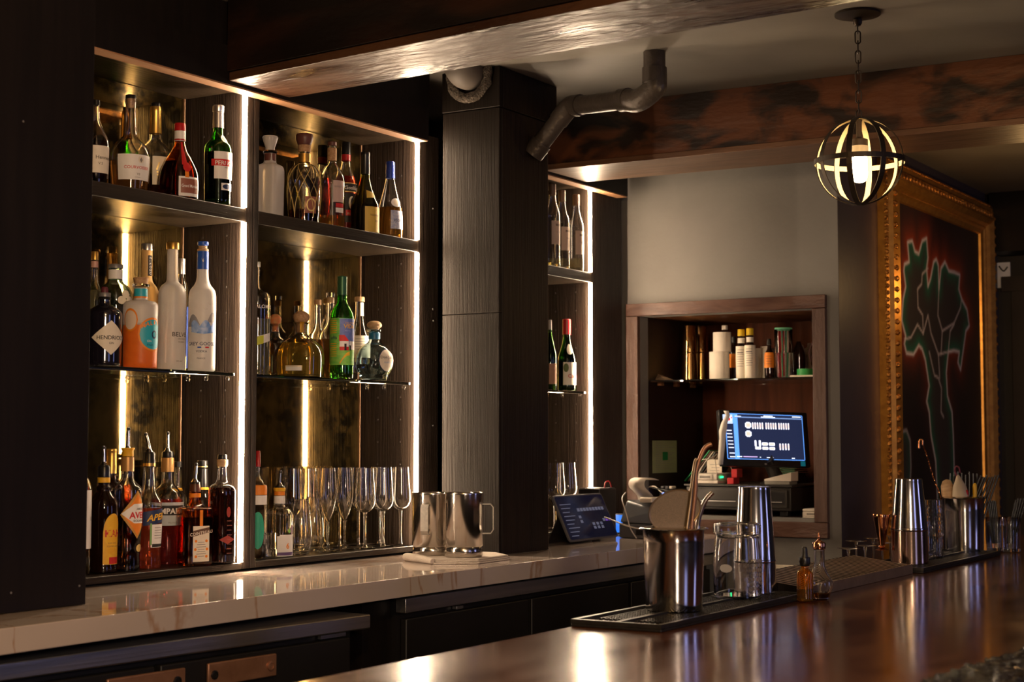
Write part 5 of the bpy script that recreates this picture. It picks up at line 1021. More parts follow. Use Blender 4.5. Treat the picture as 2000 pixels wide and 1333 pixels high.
sr(186, 360, 330, 860, sdark, .0008, 'screen_panel'); sr(348, 240, 1320, 862, sdark, .0008, 'screen_panel')
sr(186, 240, 330, 368, E_('screen_pale', (.5, .62, .9), 1.0), .0009, 'screen_panel')
def disc(cx_, cy_, r, mat, z): c = S(cx_, cy_); o = mk('logo_disc', [(c[0] + r * math.cos(a), c[1] + r * math.sin(a), z) for a in np.linspace(0, 2 * PI, 25)[:-1]], [tuple(range(24))], mat, mo); o.matrix_local = MM
disc(290, 295, .0088, E_('screen_white', (.75, .82, 1.0)), .0013); disc(275, 305, .0058, E_('screen_red', (.8, .06, .04), 1.0), .0016); disc(312, 285, .0030, E_('screen_red', (.8, .06, .04)), .0016)
for g_, (a, n) in enumerate(((585, 5), (775, 5), (957, 5))):
    for k in range(n): sr(a + 34 * k, 345, a + 34 * k + 27, 440, swh, .0011, r=.003); sr(a + 34 * k + 4, 360, a + 34 * k + 23, 425, spk, .0013)
for cx_, cy_ in ((533, 385), (520, 508)): sr(cx_ - 45, cy_ - 30, cx_ + 45, cy_ + 30, swh, .0011, r=.002); sr(cx_ - 30, cy_ - 45, cx_ + 30, cy_ + 45, swh, .00115, r=.002); sr(cx_ - 33, cy_ - 28, cx_ + 33, cy_ + 28, spk, .0013)
for xa, ya, xb, yb in ((583, 597, 618, 690), (643, 597, 680, 690), (583, 692, 672, 728), (688, 628, 775, 672), (785, 630, 875, 675), (684, 692, 772, 732), (782, 694, 868, 735)): sr(xa, ya, xb, yb, swh, .0011, r=.0035); sr(xa + 8, ya + 8, xb - 8, yb - 8, spk, .0013)
for k in range(4): sr(930 + 40 * k, 640, 958 + 40 * k, 735, swh, .0011, r=.003); sr(934 + 40 * k, 656, 954 + 40 * k, 718, spk, .0013)
for y in (465, 512, 560, 612, 660, 708, 786, 838): sr(215, y - 5, 290, y + 5, swh, .0011, 'menu_line')
for xa, xb, y in ((360, 450, 262), (770, 900, 250), (730, 935, 268), (1180, 1305, 255), (310, 385, 834), (730, 825, 843), (1085, 1130, 850), (630, 650, 840)): sr(xa, y - 5, xb, y + 5, swh, .0011, 'screen_text_line')
sr(400, 830, 600, 840, E_('screen_lilac', (.55, .40, .75)), .0011, 'slider')
sr(355, 276, 1315, 280, E_('screen_line', (.15, .25, .5)), .0011, 'screen_rule')
sr(1200, 893, 1272, 960, E_('sticker_teal', (.004, .10, .13), .6), .0008, 'sticker')
mm_ = MM @ Matrix.Translation((*S(683, 945), .0012)); flat_text(mo, 'hp', .0085, whitel, mm_, False, 0, .35, 'maker_mark')
pt_ = MM @ Vector((MW * .52, 0, -.010)); 
tubeo('stand_neck', [pt_ + Vector((0, 0, .03)), (pt_.x + .09, pt_.y, ZD + .020)], [.020, .024], black_pl, mo, 16); o = mk('stand_foot', *lathe([(0, 0), (.060, 0), (.060, .006), (.03, .012), (0, .012)], 28), black_pl, mo, smooth=True); o.location = (pt_.x + .09, pt_.y, ZD + .0005)
# curled white receipt stuck to the left side of the monitor
cs = thing('paper_curl', 'glowing white curled receipt hanging along the left edge of the monitor', 'paper')
P_ = [(1413, 803, 10), (1417, 812, 9), (1409, 826, 12), (1404, 842, 15), (1405, 858, 12), (1403, 880, 12), (1401, 908, 11)]
V = []; Fc = []
for x, y, w_ in P_:
    for dx in (0, w_): V.append(tuple(Vector(EYE) + Vector(ray(x + dx, y)) * 5.345))
for i in range(len(P_) - 1): Fc.append((2 * i, 2 * i + 1, 2 * i + 3, 2 * i + 2))
o = mk('sheet', V, Fc, M('bright_paper', (.9, .86, .78), .6), cs, smooth=True, ang=80); o.modifiers.new('thickness', 'SOLIDIFY').thickness = .0008
# things around the monitor
def nbox(name, label, cat, px_, X, a, b, mat, bev=.002, part='body', rz=0, group=None):
    """small box whose front lower-left corner sits at pixel column px_, depth X"""
    t = thing(name, label, cat, a, rz, group); bevel(box(part, (0, 0, 0), (b[0], b[1], b[2]), mat, t), bev); return t
def YX(x, X, y=950): return onX(x, y, X)[1]
rt = thing('router', 'white network box with a green light and wire rack on top of the cash drawer', 'router', (5.11, YX(1400, 5.1), ZD + .0005))
Wr = YX(1357, 5.1) - YX(1400, 5.1)
bevel(box('base', (0, 0, 0), (.14, Wr, .012), white_pl, rt), .003); bevel(box('body', (0, .004, .0125), (.14, Wr - .002, .036), white_pl, rt), .003)
for k in range(9): box('vent', (-.0006, .030 + k * .0045, .019), (-.0001, .0325 + k * .0045, .028), ink, rt)
box('status_light', (.02, -.0012, .020), (.045, -.0002, .026), M('green_led', (0, .8, .3), .4, emit=(.02, .8, .25), es=2.2), rt)
for pa, pb in (((0, .004, .037), (.02, .02, .085)), ((.02, .02, .085), (.13, .02, .085)), ((.13, .02, .085), (.13, -.0, .037)), ((.02, .02, .085), (.02, Wr - .01, .085)), ((.02, Wr - .01, .085), (0, Wr - .004, .037))): tubeo('wire', [pa, pb], .0015, white_pl, rt, 6)
nt_ = thing('note_card', 'handwritten cream note propped behind the white network box', 'paper', (5.26, YX(1381, 5.26), ZD + .0005)); w_ = YX(1381, 5.26) - YX(1410, 5.26)
box('sheet', (0, -w_, 0), (.002, 0, .085), cream, nt_)
for k in range(5): box('text_line', (-.0004, -w_ + .008, .02 + .011 * k), (-.0001, -.012 - .006 * (k % 2), .0215 + .011 * k), greyink, nt_)
rb = thing('red_box', 'small red box stack on the cash drawer below the monitor', 'box', (5.10, YX(1433, 5.10), ZD + .0005)); 
bevel(box('lower_box', (0, 0, 0), (.05, YX(1420, 5.1) - YX(1433, 5.1), .022), red_cap, rb), .002); bevel(box('upper_box', (.002, -.012, .0225), (.05, .010, .052), red_cap, rb), .002)
wp_ = thing('paper_stack', 'messy stack of folded white papers on the right of the cash drawer', 'papers', (5.12, YX(1545, 5.12), ZD + .0005)); w_ = YX(1493, 5.12) - YX(1545, 5.12)
bevel(box('lower_sheets', (0, .005, 0), (.07, w_, .012), M('grey_paper', (.25, .23, .20), .7), wp_), .002)
o = mk('folded_sheet', [(0, 0, .0125), (.065, 0, .0125), (.065, w_, .0125), (0, w_, .0125), (0, 0, .042), (.065, 0, .045), (.065, w_, .018), (0, w_, .018)], [(0, 3, 2, 1), (4, 5, 6, 7), (0, 1, 5, 4), (1, 2, 6, 5), (2, 3, 7, 6), (3, 0, 4, 7)], paper, wp_, fix=True)
gs = thing('menu_card_stack', 'fan of green-edged menu cards behind the monitor stand', 'cards', (5.33, YX(1555, 5.33), ZD + .0005)); w_ = YX(1500, 5.33) - YX(1555, 5.33)
gcm = M('green_card', (.03, .14, .05), .6); 
box('packing', (0, .01, 0), (.12, w_ - .01, .030), black_pl, gs)
for k in range(6): box('card', (.002 * k, .003 * (k % 3), .031 + .007 * k), (.12, w_ - .004 * (k % 2), .034 + .007 * k), gcm, gs)
gb = thing('folder_rack', 'leaning stack of papers and folders with a bright green edge, left of the monitor', 'folders', (5.28, YX(1332, 5.28) , ZD + .0005))
for k in range(7):
    m_ = (M('green_folder', (.02, .30, .10), .5), M('brown_folder', (.10, .05, .03), .6), paper, black_pl, M('brown_folder', (.1, .05, .03), .6), M('tan_paper', (.3, .22, .15), .7), black_pl)[k]
    o = box('folder', (0, 0, 0), (.13, .004, .150 - .006 * k), m_, gb); o.location = (.002 * k, -.012 - .013 * k, .002); o.rotation_euler = (R_(42 - 1.5 * k), 0, 0)
hp_ = thing('taped_notice', 'pale green printed notice on the left side panel inside the niche', 'notice')
# on the niche side panel (plane Y = NB)
def onS(x, y): return onY(x, y, NB - .003)
a = onS(1275, 861); b_ = onS(1322, 861); c_ = onS(1275, 925); 
box('sheet', (a[0], NB - .0022, c_[2]), (b_[0], NB - .0006, a[2]), M('pale_green_paper', (.30, .33, .17), .7), hp_)
for k in range(16):
    z = a[2] - (a[2] - c_[2]) * (k + 1) / 18; box('text_line', (a[0] + .02, NB - .0026, z), (b_[0] - .02 - .02 * (k % 3), NB - .0023, z + .0016), greyink, hp_)
box('green_mark', (a[0] + (b_[0] - a[0]) * .40, NB - .0030, c_[2] + .045), (a[0] + (b_[0] - a[0]) * .62, NB - .0027, c_[2] + .075), M('green_mark', (.01, .18, .05), .6), hp_)
hub = thing('power_hub', 'black power hub with a tiny blue light and plugs in the left of the niche', 'electronics', (5.10, 2.535, ZN)); 
bevel(box('body', (0, -.058, .0), (.18, .0, .085), black_pl, hub), .012, 3); 
for k in range(3): bevel(box('plug', (.01, -.050 + .017 * k, .0855), (.045, -.038 + .017 * k, .096), grey_pl if k else white_pl, hub), .003)
bevel(box('charger', (.0, -.105, 0), (.10, -.0585, .078), M('dark_grey_plastic', (.03, .028, .027), .4), hub), .006)
o = mk('status_light', *lathe([(0, 0), (.0035, 0), (.003, .002), (0, .003)], 12), M('blue_led', (.1, .2, 1), .4, emit=(.10, .25, 1.0), es=8), hub, smooth=True); o.location = (-.001, -.02, .070); o.rotation_euler = (0, -PI / 2, 0)
for k, P in enumerate((((1250, 962, 5.06), (1275, 950, 5.06), (1292, 962, 5.06), (1310, 975, 5.05), (1335, 968, 5.05), (1358, 948, 5.07)), ((1330, 985, 5.06), (1345, 960, 5.055), (1362, 930, 5.06), (1378, 902, 5.09), (1390, 895, 5.12), (1410, 884, 5.2)), ((1253, 945, 5.07), (1268, 952, 5.06), (1300, 958, 5.06), (1325, 962, 5.07)))):
    tag(tubeo('niche_cable', bez([Vector(onX(*p)) for p in P]), .0022, white_pl if k < 2 else black_pl), ('white cable sagging from the left of the niche to the network box', 'white cable rising past the network box towards the monitor', 'black cable lying over the power hub')[k], 'cable')
r2 = thing('spare_router', 'second white network box lying at the lower right of the niche', 'router', (5.045, NA + .003, ZN)); Wq = YX(1567, 5.05) - NA - .004
bevel(box('body', (0, 0, .004), (.13, Wq, .020), white_pl, r2), .003); bevel(box('base', (0, 0, 0), (.13, Wq, .0035), white_pl, r2), .001); bevel(box('top', (0, .004, .0205), (.13, Wq, .030), white_pl, r2), .003)
for k in range(8): box('vent', (-.0006, .018 + k * .004, .010), (-.0001, .020 + k * .004, .016), ink, r2)
# niche glass shelf and what stands on it
ZSH = 1.605
gsh = thing('niche_glass_shelf', 'glass shelf across the niche above the monitor', 'shelf', (5.075, NA + .002, ZSH)); ND = .40
bevel(box('pane', (0, 0, 0), (ND, NB - NA - .004, .008), glass_green_edge, gsh), .001, 1)
for xx in (.05, .18, .32):
    for yy in (.002, NB - NA - .022): bevel(box('wooden_peg', (xx, yy, -.010), (xx + .022, yy + .016, -.0005), M('peg_wood', (.35, .15, .06), .6), gsh), .001)
ZT_ = ZSH + .0086
def onshelf(x, X): return onX(x, 720, X)[1]
class Nt(Bt):
    """placed by pixel column and depth X on a surface"""
    def __init__(s, name, label, cat, x, X, zb, group=None):
        s.X = X; s.Y = float(onX(x, 700 if zb > 1.4 else 1100, X)[1]); s.x = x; s.zb = zb; s.sc = scl(s.X, s.Y, zb + .05); s.t = thing(name, label, cat, (s.X, s.Y, zb), 0, group); s.ca = math.atan2(-s.Y, -s.X); s.prof = None; s.sq = None; s.rot = 0
brass = M('polished_gold_steel', (.72, .42, .17), .1, 1.0, col2=(.6, .34, .13), ns=(30, 30, 4))
for x, X, lb in ((1346, 5.24, 'tall stack of gold shaker tins at the left of the niche shelf'), (1369, 5.34, 'dimmer gold shaker tin stack behind the brighter one on the niche shelf')):
    b = Nt('shaker_tin_stack', lb, 'shaker tins', x, X, ZT_, 'gold shaker tins on the niche shelf')
    b.glass([(12.5, 637), (14, 690)], brass, k=1, th=.001, name='upper_tin', base=.002); 
    bpy.data.objects.remove(b.body); b.ring('upper_tin', brass, [(11.5, 637), (12, 638), (14.5, 688)]); b.ring('seam_ring', brass, [(15, 688), (15.4, 689), (15.0, 690.5)]); b.ring('lower_tin', brass, [(14.2, 691), (16.2, None)], seg=36)
for x, X, y0, y1, r_, z0, lb in ((1405, 5.14, 688, None, 19.5, ZT_, 'lower roll of white receipt paper on the niche shelf'), (1410.5, 5.14, 650, 687.5, 17.5, None, 'upper roll of white receipt paper balanced on the lower roll')):
    b = Nt('paper_roll', lb, 'paper roll', x, X, ZT_ if z0 else ZT_, 'receipt paper rolls'); 
    if z0 is None: zz = b.z(687.6); b.t.location.z = b.zb + zz; b.zb += zz; y1 = None
    b.prof = [(b.r(r_), 0), (b.r(r_), b.z(y0))]; H = b.z(y0)
    mk('roll', *lathe([(.008, 0), (b.r(r_), 0), (b.r(r_), H), (.008, H), (.008, 0)], 32), paper, b.t, smooth=True, fix=True, ang=40); mk('core', *lathe([(.0065, .001), (.0079, .001), (.0079, H - .001), (.0065, H - .001), (.0065, .001)], 20), cork, b.t, smooth=True, fix=True)
b = Nt('plastic_bottle', 'clear plastic bottle with pale cap behind the paper rolls', 'bottle', 1416, 5.25, ZT_); b.glass([(5, 645), (6, 648), (12, 656), (14, 668), (14, None)], glassm, th=.001); b.ring('cap', white_pl, [(5, 636), (6, 637), (6, 644.6)])
b = Nt('bitters_bottle', 'small dark bitters bottle with orange label behind the yellow-capped bottles', 'bottle', 1433, 5.24, ZT_); b.glass([(4, 670), (4.5, 678), (9, 688), (9.5, 694), (9.5, None)], glass_dbr); b.ring('cap', black_cap, [(4.5, 658), (5, 670)]); b.wrap(orange_l, 692, 719, -60, 60)
for x, X, top, lb in ((1448, 5.13, 644, 'left paper-wrapped bitters bottle with yellow cap'), (1465, 5.125, 642, 'right paper-wrapped bitters bottle with yellow cap, taller of the two')):
    b = Nt('bitters_bottle', lb, 'bottle', x, X, ZT_, 'yellow-capped bitters bottles')
    b.glass([(6, top + 14), (6.5, top + 28), (9, top + 34), (9.5, top + 40), (9.5, None)], glass_dbr); b.ring('cap', M('yellow_cap', (.75, .50, .02), .4), [(6.5, top), (7, top + 1), (7, top + 13)])
    b.prof = [(b.r(10.4), 0), (b.r(10.4), b.z(top + 34))]
    mk('paper_wrap', *lathe([(b.r(9.9), .001), (b.r(10.5), .001), (b.r(11), b.z(top + 50)), (b.r(10.5), b.z(top + 33)), (b.r(9.9), b.z(top + 34)), (b.r(9.9), .001)], 24), cream, b.t, smooth=True, fix=True)
    b.ring('neck_label', cream, [(7, top + 17), (7, top + 27)], solid=False)
    for k in range(8): b.prof = [(b.r(11.2), 0), (b.r(11.2), .2)]; b.wrap(greyink, top + 40 + 4.5 * k, top + 41 + 4.5 * k + (1.5 if k == 1 else 0), -45, 25 - 6 * (k % 2), None, .0003, 'text_line', 6, 1)
cw = thing('white_carton', 'small white carton with folded flap behind the bitters bottles', 'carton', (5.24, onshelf(1505, 5.24), ZT_)); w_ = onshelf(1474, 5.24) - onshelf(1505, 5.24)
bevel(box('body', (0, 0, 0), (.06, w_, .112), M('matte_white_card', (.55, .47, .40), .7), cw), .002); bevel(box('flap', (-.003, .006, .112), (-.0, w_ * .6, .118), M('matte_white_card', (.55, .47, .40), .7), cw), .001)
b = Nt('bitters_bottle', 'brown dropper bottle with plain orange label, alone beside the glass of straws', 'bottle', 1502.5, 5.13, ZT_); b.glass([(4, 675), (4.5, 682), (8.5, 690), (9.5, 697), (9.5, None)], glass_dbr); b.ring('cap', black_cap, [(3, 662), (4, 664), (4.8, 674)]); b.wrap(orange_l, 689, 719, -82, 80); 
for k in range(4): b.wrap(brown_l, 696 + 5 * k, 697 + 5 * k, -40, 25, None, .0008, 'text_line', 6, 1)
b = Nt('pick_glass', 'tall clear glass full of red and green wrapped cocktail picks', 'glass', 1530.5, 5.12, ZT_); b.glass([(18, 645), (17, 690), (16.5, None)], glassm, k=1, th=.0014)
for k in range(14):
    a = rng.random() * 6.28; r_ = b.r(11) * rng.random() ** .5; L_ = b.z(642 + 8 * rng.random()); m_ = (red_cap, M('mint_plastic', (.12, .45, .25), .4), M('pink_plastic', (.5, .2, .2), .4), paper)[k % 4]
    tubeo('pick', [(r_ * math.cos(a) * .7, r_ * math.sin(a) * .7, .008), (r_ * math.cos(a), r_ * math.sin(a), L_)], .0022, m_, b.t, 6)
o = mk('green_plastic_lip', *lathe([(b.r(16), b.z(648)), (b.r(17.4), b.z(642)), (b.r(17.0), b.z(641)), (b.r(15.5), b.z(647))], 20), M('mint_plastic', (.12, .45, .25), .4), b.t, smooth=True)
b = Nt('dark_bottle', 'dark round bottle between the glass of picks and the plastic bag', 'bottle', 1560, 5.16, ZT_); b.glass([(4, 668), (7, 676), (12, 690), (12.5, 704), (12, None)], glass_dbr, th=.001)
b = Nt('tape_roll', 'flat roll of bright green tape on the right of the niche shelf', 'tape', 1577, 5.14, ZT_ + .0065); R0 = b.r(21)
mk('ring', *lathe([(R0 * .55, 0), (R0, 0), (R0, .022), (R0 * .55, .022), (R0 * .55, 0)], 32), M('green_tape', (.02, .30, .06), .5), b.t, smooth=True, fix=True, ang=40)
pb_ = thing('card_pad', 'thin pad of cream card under the green tape', 'pad', (5.09, NA + .006, ZT_)); w_ = onshelf(1543, 5.1) - NA - .008; bevel(box('sheets', (0, 0, 0), (.11, w_, .006), cream, pb_), .001, 1)
bag = thing('plastic_bag', 'crumpled clear plastic bag standing at the right of the niche shelf', 'bag'); V, Fc = [], []
yc = onshelf(1572, 5.27)
for i in range(15):
    for j in range(10):
        u, v = i / 14, j / 9; d = mn.fractal(Vector((u * 3, v * 3, 2)), .6, 2, 4) * .02
        V.append((5.26 + d + .02 * math.sin(v * 3), yc + .03 - u * .075 * (1 - .35 * v) + .012 * math.sin(v * 4), ZT_ + v * .115 + .01 * math.sin(u * 9) * v))
for i in range(14):
    for j in range(9): a = i * 10 + j; Fc.append((a, a + 10, a + 11, a + 1))
o = mk('film', V, Fc, M('milky_plastic', (.45, .36, .32), .35, trans=.45, ior=1.2), bag, smooth=True, ang=70); o.modifiers.new('thickness', 'SOLIDIFY').thickness = .0008
rbn = tag(tubeo('pink_ribbon', bez([Vector(onX(x, y, 5.2)) for x, y in ((1584, 706), (1580, 690), (1588, 668), (1596, 655), (1592, 680), (1585, 700))]), .003, M('lilac_plastic', (.35, .22, .30), .5)), 'lilac plastic ribbon loop at the right edge of the niche shelf', 'ribbon')
ps = thing('paper_scrap', 'crumpled brown paper scrap at the left end of the niche shelf', 'paper', (5.12, onshelf(1291, 5.12), ZT_)); w_ = .075
o = mk('sheet', [(0, w_ / 2, 0), (0, w_ / 2 - .002, .026), (.02, w_ / 4, .022), (.0, 0, .012), (.03, -w_ / 2, .001), (.05, w_ / 2, .0)], [(0, 1, 2, 3), (0, 3, 4), (0, 4, 5), (1, 5, 2), (2, 5, 4, 3)], M('kraft_paper', (.28, .19, .12), .75), ps)
o.modifiers.new('thickness', 'SOLIDIFY').thickness = .001
pd = Nt('pale_tray', 'pale round tray lying on the glass shelf, seen from below at right', 'tray', 1528, 5.36, ZT_); 
mk('dish', *lathe([(0, 0), (.075, 0), (.085, .003), (.083, .005), (.074, .002), (0, .002)], 36), M('pale_green_tray', (.40, .42, .36), .5), pd.t, smooth=True, fix=True)
# ================================================================== BAR ITEMS
ZB = 1.0482 + .0061 + .0046
class Bb(Bt):
    pass
b = Bt('steel_bucket', 'large steel bucket holding a fine strainer paddle and bar spoons, nearest on the mat', 'bucket', 1316, 1.408, ZB)
b.glass([(62, 1032), (59.5, 1034), (58.5, 1090), (56, 1150), (55, 1188), (54, None)], steel_r, k=2, th=.0012, seg=64, name='body', base=.002)
b.ring('rolled_rim', steel_r, [(60, 1030.5), (64, 1031), (68, 1033), (64, 1034.5), (60, 1034)], seg=64, solid=False)
B1 = b
def leaning(parent_b, nm, lb, cat, pts, rad, mat, seg=10):
    return tag(tubeo(nm, pts, rad, mat, None, seg), lb, cat)
def bp_(b_, x, y, dY=0.0): return bpl((b_.X, b_.Y), x, y, dY)
pa = thing('strainer_paddle', 'wide oval fine-mesh strainer leaning in the large bucket', 'strainer', tuple(bp_(b, 1318, 1036)))
L0 = bp_(b, 1318, 1036, .0); pc_ = bp_(b, 1318, 990, -.002); 
mesh_m = M('fine_mesh', (.085, .06, .04), .5, .4, col2=(.12, .085, .055), ns=(400, 400, 400))
V = []; n_ = 36
for i in range(n_):
    a = 2 * PI * i / n_; ex, ey = math.cos(a), math.sin(a); rx, ry = 53, 36; V.append(bp_(b, 1318 + rx * ex * math.cos(-.45) - ry * ey * math.sin(-.45) * .9, 998 + rx * ex * math.sin(-.45) * .8 + ry * ey, .004 * ex) - pa.location)
V2 = [v + Vector((.25, .97, 0)) * .003 for v in V]; Fc = [tuple(range(n_)), tuple(range(n_, 2 * n_))[::-1]] + [(i, i + n_, (i + 1) % n_ + n_, (i + 1) % n_) for i in range(n_)]
mk('mesh_disc', V + V2, Fc, mesh_m, pa); tubeo('rim', [tuple(v) for v in V] + [tuple(V[0]), tuple(V[1])], .0018, M('bronze_wire', (.30, .22, .14), .35, .8), pa, 6)
tubeo('grip', [bp_(b, 1312, 1032) - pa.location, bp_(b, 1312, 1168, .0) - pa.location], .004, steel, pa, 8)
for nm, lb, P, rr, m_ in (('bar_spoon', 'long copper-toned bar spoon handle rising from the large bucket', ((1342, 1160, .01), (1350, 1040, .004), (1358, 960, 0), (1360, 920, 0), (1375, 878, 0), (1390, 868, 0)), .0045, copper_d),
                      ('bar_tongs', 'pair of thin bronze tongs beside the long spoon in the large bucket', ((1326, 1160, -.012), (1338, 1060, -.014), (1348, 985, -.006), (1352, 948, -.006), (1358, 905, -.006), (1362, 898, -.006)), .0040, M('bronze_wire', (.30, .22, .14), .35, .8)),
                      ('short_spoon', 'short steel spoon leaning right out of the large bucket', ((1356, 1160, .016), (1362, 1035, .014), (1369, 1000, .014), (1378, 978, .014), (1392, 962, .014)), .0050, steel_b)):
    q = bez([bp_(b, *p) for p in P], 5); tag(tubeo(nm, q, rr, m_), lb, 'bar tool')
# stacked upturned jar glasses
b = Bt('jar_glass_stack', 'clear jar glass turned upside down on the mat beside the shaker', 'glass', 1440, 1.405, ZB)
b.glass([(40, 1022), (46, 1025), (46.5, 1034), (46, 1042), (41, 1046)], glassm, k=3, th=.003, name='upper_rim', base=.004)
b.glass([(42, 1048), (44, 1060), (46.5, 1090), (47, 1130), (46, 1160), (46.5, None)], glassm, k=3, th=.0035, name='jar', seg=48)
b.wrap(M('embossed_print', (.40, .38, .38), .4), 1100, 1116, -45, -12, 'oval', .0006, 'embossed_mark'); 
for j in range(7):
    for i in range(8): b.wrap(glassm, 1090 + 9 * j, 1097 + 9 * j, 8 + 9 * i + 4 * (j % 2), 16 + 9 * i + 4 * (j % 2), 'oval', .0015, 'glass_dimple', 6, 2)
def shaker(lb, x, Y, y0, ym, y1, r0, rm, r1, zb, mat2=None):
    b = Bt('cocktail_shaker', lb, 'shaker', x, Y, zb, None)
    hi = (ym + y0) / 2
    b.ring('upper_tin', steel_r, [(r0 - 1.5, y0), (r0, y0 + 1.5), (r0 + .3, y0 + 6), (r0 + .2, y0 + 7), ((r0 + rm) / 2, hi), (rm, ym)], seg=48)
    b.ring('seam', steel_r, [(rm + .3, ym), (rm + 1, ym + 1.5), (rm + 1, ym + 5), (rm + .4, ym + 6)], seg=48)
    b.ring('lower_tin', mat2 or steel_r, [(rm + .2, ym + 6.5), (r1 - .5, ym + (y1 - ym) * .8), (r1, None)], seg=48); return b
shaker('tall steel cocktail shaker behind the upturned jar glass', 1474, 1.425, 951, 1092, 1165, 31.5, 40, 42, ZB)
shaker('tall steel and copper cocktail shaker right of the jigger', 1776, 1.385, 935, 1031, 1103, 26, 34.5, 36.5, ZB, M('rosy_steel', (.70, .48, .36), .13, 1.0, col2=(.6, .4, .3), ns=(40, 40, 4)))
# dropper bottle and cruet
ZBT = 1.0483
b = Bt('dropper_bottle', 'amber glass dropper bottle with black rubber bulb at the front edge of the mat', 'bottle', 1571.5, 1.285, ZBT)
b.glass([(7.5, 1107), (8, 1111), (10.5, 1114), (15.5, 1120), (16, 1128), (16, 1160), (15.5, None)], M('amber_dropper_glass', (.96, .46, .05), .02, trans=.95, ior=1.46)); b.liquid(LQ['dark'], 1150); b.ring('cap', black_cap, [(10.5, 1089), (11, 1090), (11, 1102), (9, 1106)]); b.ring('rubber_bulb', rubber, [(0, 1068), (4, 1069), (5.5, 1074), (6, 1084), (7, 1089)], k=4); b.ring('pipette', glassm, [(2, 1106), (2, 1150)], seg=10)
b = Bt('cruet', 'clear flared dasher cruet with a pointed copper cap', 'bottle', 1600, 1.275, ZBT)
b.glass([(10.5, 1074), (10.5, 1090), (11.5, 1106), (17, 1121), (26, 1136), (26.5, 1144), (21, 1160), (17.5, None)], glassm, k=5); b.liquid(LQ['brown'], 1157)
b.ring('copper_cap', copper, [(0, 1040.5), (1.2, 1043), (3, 1050), (2.2, 1053), (5, 1057), (12, 1060), (13, 1063), (12.5, 1072), (10.8, 1073.5)])
# copper jigger standing on the drip tray
def traytop(Y): return 1.0482 + .026 + (.046 - .026) * (Y - 1.315) / .165 + .0015
b = Bt('jigger', 'tall double-ended copper jigger standing on the drip tray', 'jigger', 1721.5, 1.455, traytop(1.47))
b.ring('upper_cup', copper, [(16.5, 1005), (17, 1006.5), (16.2, 1011), (5.5, 1066)], seg=40); b.ring('waist_ring', copper, [(5.6, 1066), (7, 1068), (5.6, 1070.5)]); b.ring('lower_cup', copper, [(5.5, 1070.8), (13.5, None)], seg=40)
# cut crystal mixing glass
b = Bt('crystal_mixing_glass', 'diamond-cut crystal glass between the copper shaker and the far bucket', 'glass', 1824, 1.388, ZB)
b.glass([(17, 977), (17.3, 985), (17.6, 1045), (16, 1050), (16, 1085), (16.5, None)], glassm, k=2, th=.003, seg=40)
for j in range(8):
    for i in range(16): b.wrap(glassm, 985 + 8 * j, 994 + 8 * j, -92 + 11.5 * i + 5.7 * (j % 2), -81 + 11.5 * i + 5.7 * (j % 2), 'diamond', .0018, 'crystal_facet', 4, 1)
# far bucket with tools
b = Bt('steel_bucket', 'far steel bucket filled with straws, muddler and coloured bar tools', 'bucket', 1881, 1.40, ZB)
b.glass([(42, 972), (40.5, 974), (39, 1030), (38, 1078), (37.5, None)], steel_r, k=2, th=.0012, seg=64, name='body', base=.002); b.ring('rolled_rim', steel_r, [(41, 970), (44, 971), (48, 972.5), (44, 974), (41, 974)], seg=64, solid=False)
P = [(1842, 1062, 0), (1838, 980, 0), (1822, 930, 0), (1808, 884, 0), (1802, 868, 0)]
q = bez([bp_(b, *p) for p in P], 14); sp = thing('twisted_bar_spoon', 'twisted copper bar spoon leaning left out of the far bucket', 'bar tool')
V, Fc = [], []; N_ = len(q)
for i, p in enumerate(q):
    for k in range(4): a = i * .9 + k * PI / 2; rr = .0030 if k % 2 == 0 else .0019; V.append((p.x + rr * math.cos(a), p.y + rr * math.sin(a), p.z + .0))
for i in range(N_ - 1):
    for k in range(4): Fc.append((i * 4 + k, i * 4 + (k + 1) % 4, (i + 1) * 4 + (k + 1) % 4, (i + 1) * 4 + k))
mk('twisted_handle', V, Fc, copper, sp); tubeo('end_hook', bez([bp_(b, 1802, 870), bp_(b, 1802, 861), bp_(b, 1797, 859.5), bp_(b, 1795, 866), bp_(b, 1795.5, 876)]), .0032, copper, sp)
def stick(nm, lb, P, rad, mat, dY=0, k=5): tag(tubeo(nm, bez([bp_(b, x, y, dY) for x, y in P], k), rad, mat, None, 14), lb, 'bar tool')
q_ = [bp_(b, 1858, 1060, .01), bp_(b, 1853, 985, .008), bp_(b, 1851, 965, .008), bp_(b, 1850, 950, .008), bp_(b, 1849, 940, .008), bp_(b, 1848.5, 937, .008)]
tag(tubeo('wooden_muddler', q_, [.012, .014, .019, .0195, .013, .003], wood_l, None, 20), 'round-ended wooden muddler in the far bucket', 'bar tool')
cone = [bp_(b, 1876, 1058, -.014), bp_(b, 1876, 968, -.014), bp_(b, 1874, 952, -.014), bp_(b, 1872.5, 940, -.014), bp_(b, 1871, 931, -.014), bp_(b, 1870.5, 928, -.014)]
tt = thing('citrus_reamer', 'pale pointed wooden reamer with a maroon cord loop in the far bucket', 'bar tool'); tubeo('reamer_body', cone, [.010, .025, .021, .012, .006, .002], M('pale_reamer_wood', (.50, .40, .28), .5), tt, 20); tubeo('cord_loop', bez([bp_(b, 1869, 932, -.014), bp_(b, 1865, 920, -.014), bp_(b, 1867, 912, -.014), bp_(b, 1873, 914, -.014), bp_(b, 1875, 924, -.014)]), .0028, M('maroon_cord', (.14, .02, .04), .6), tt, 8)
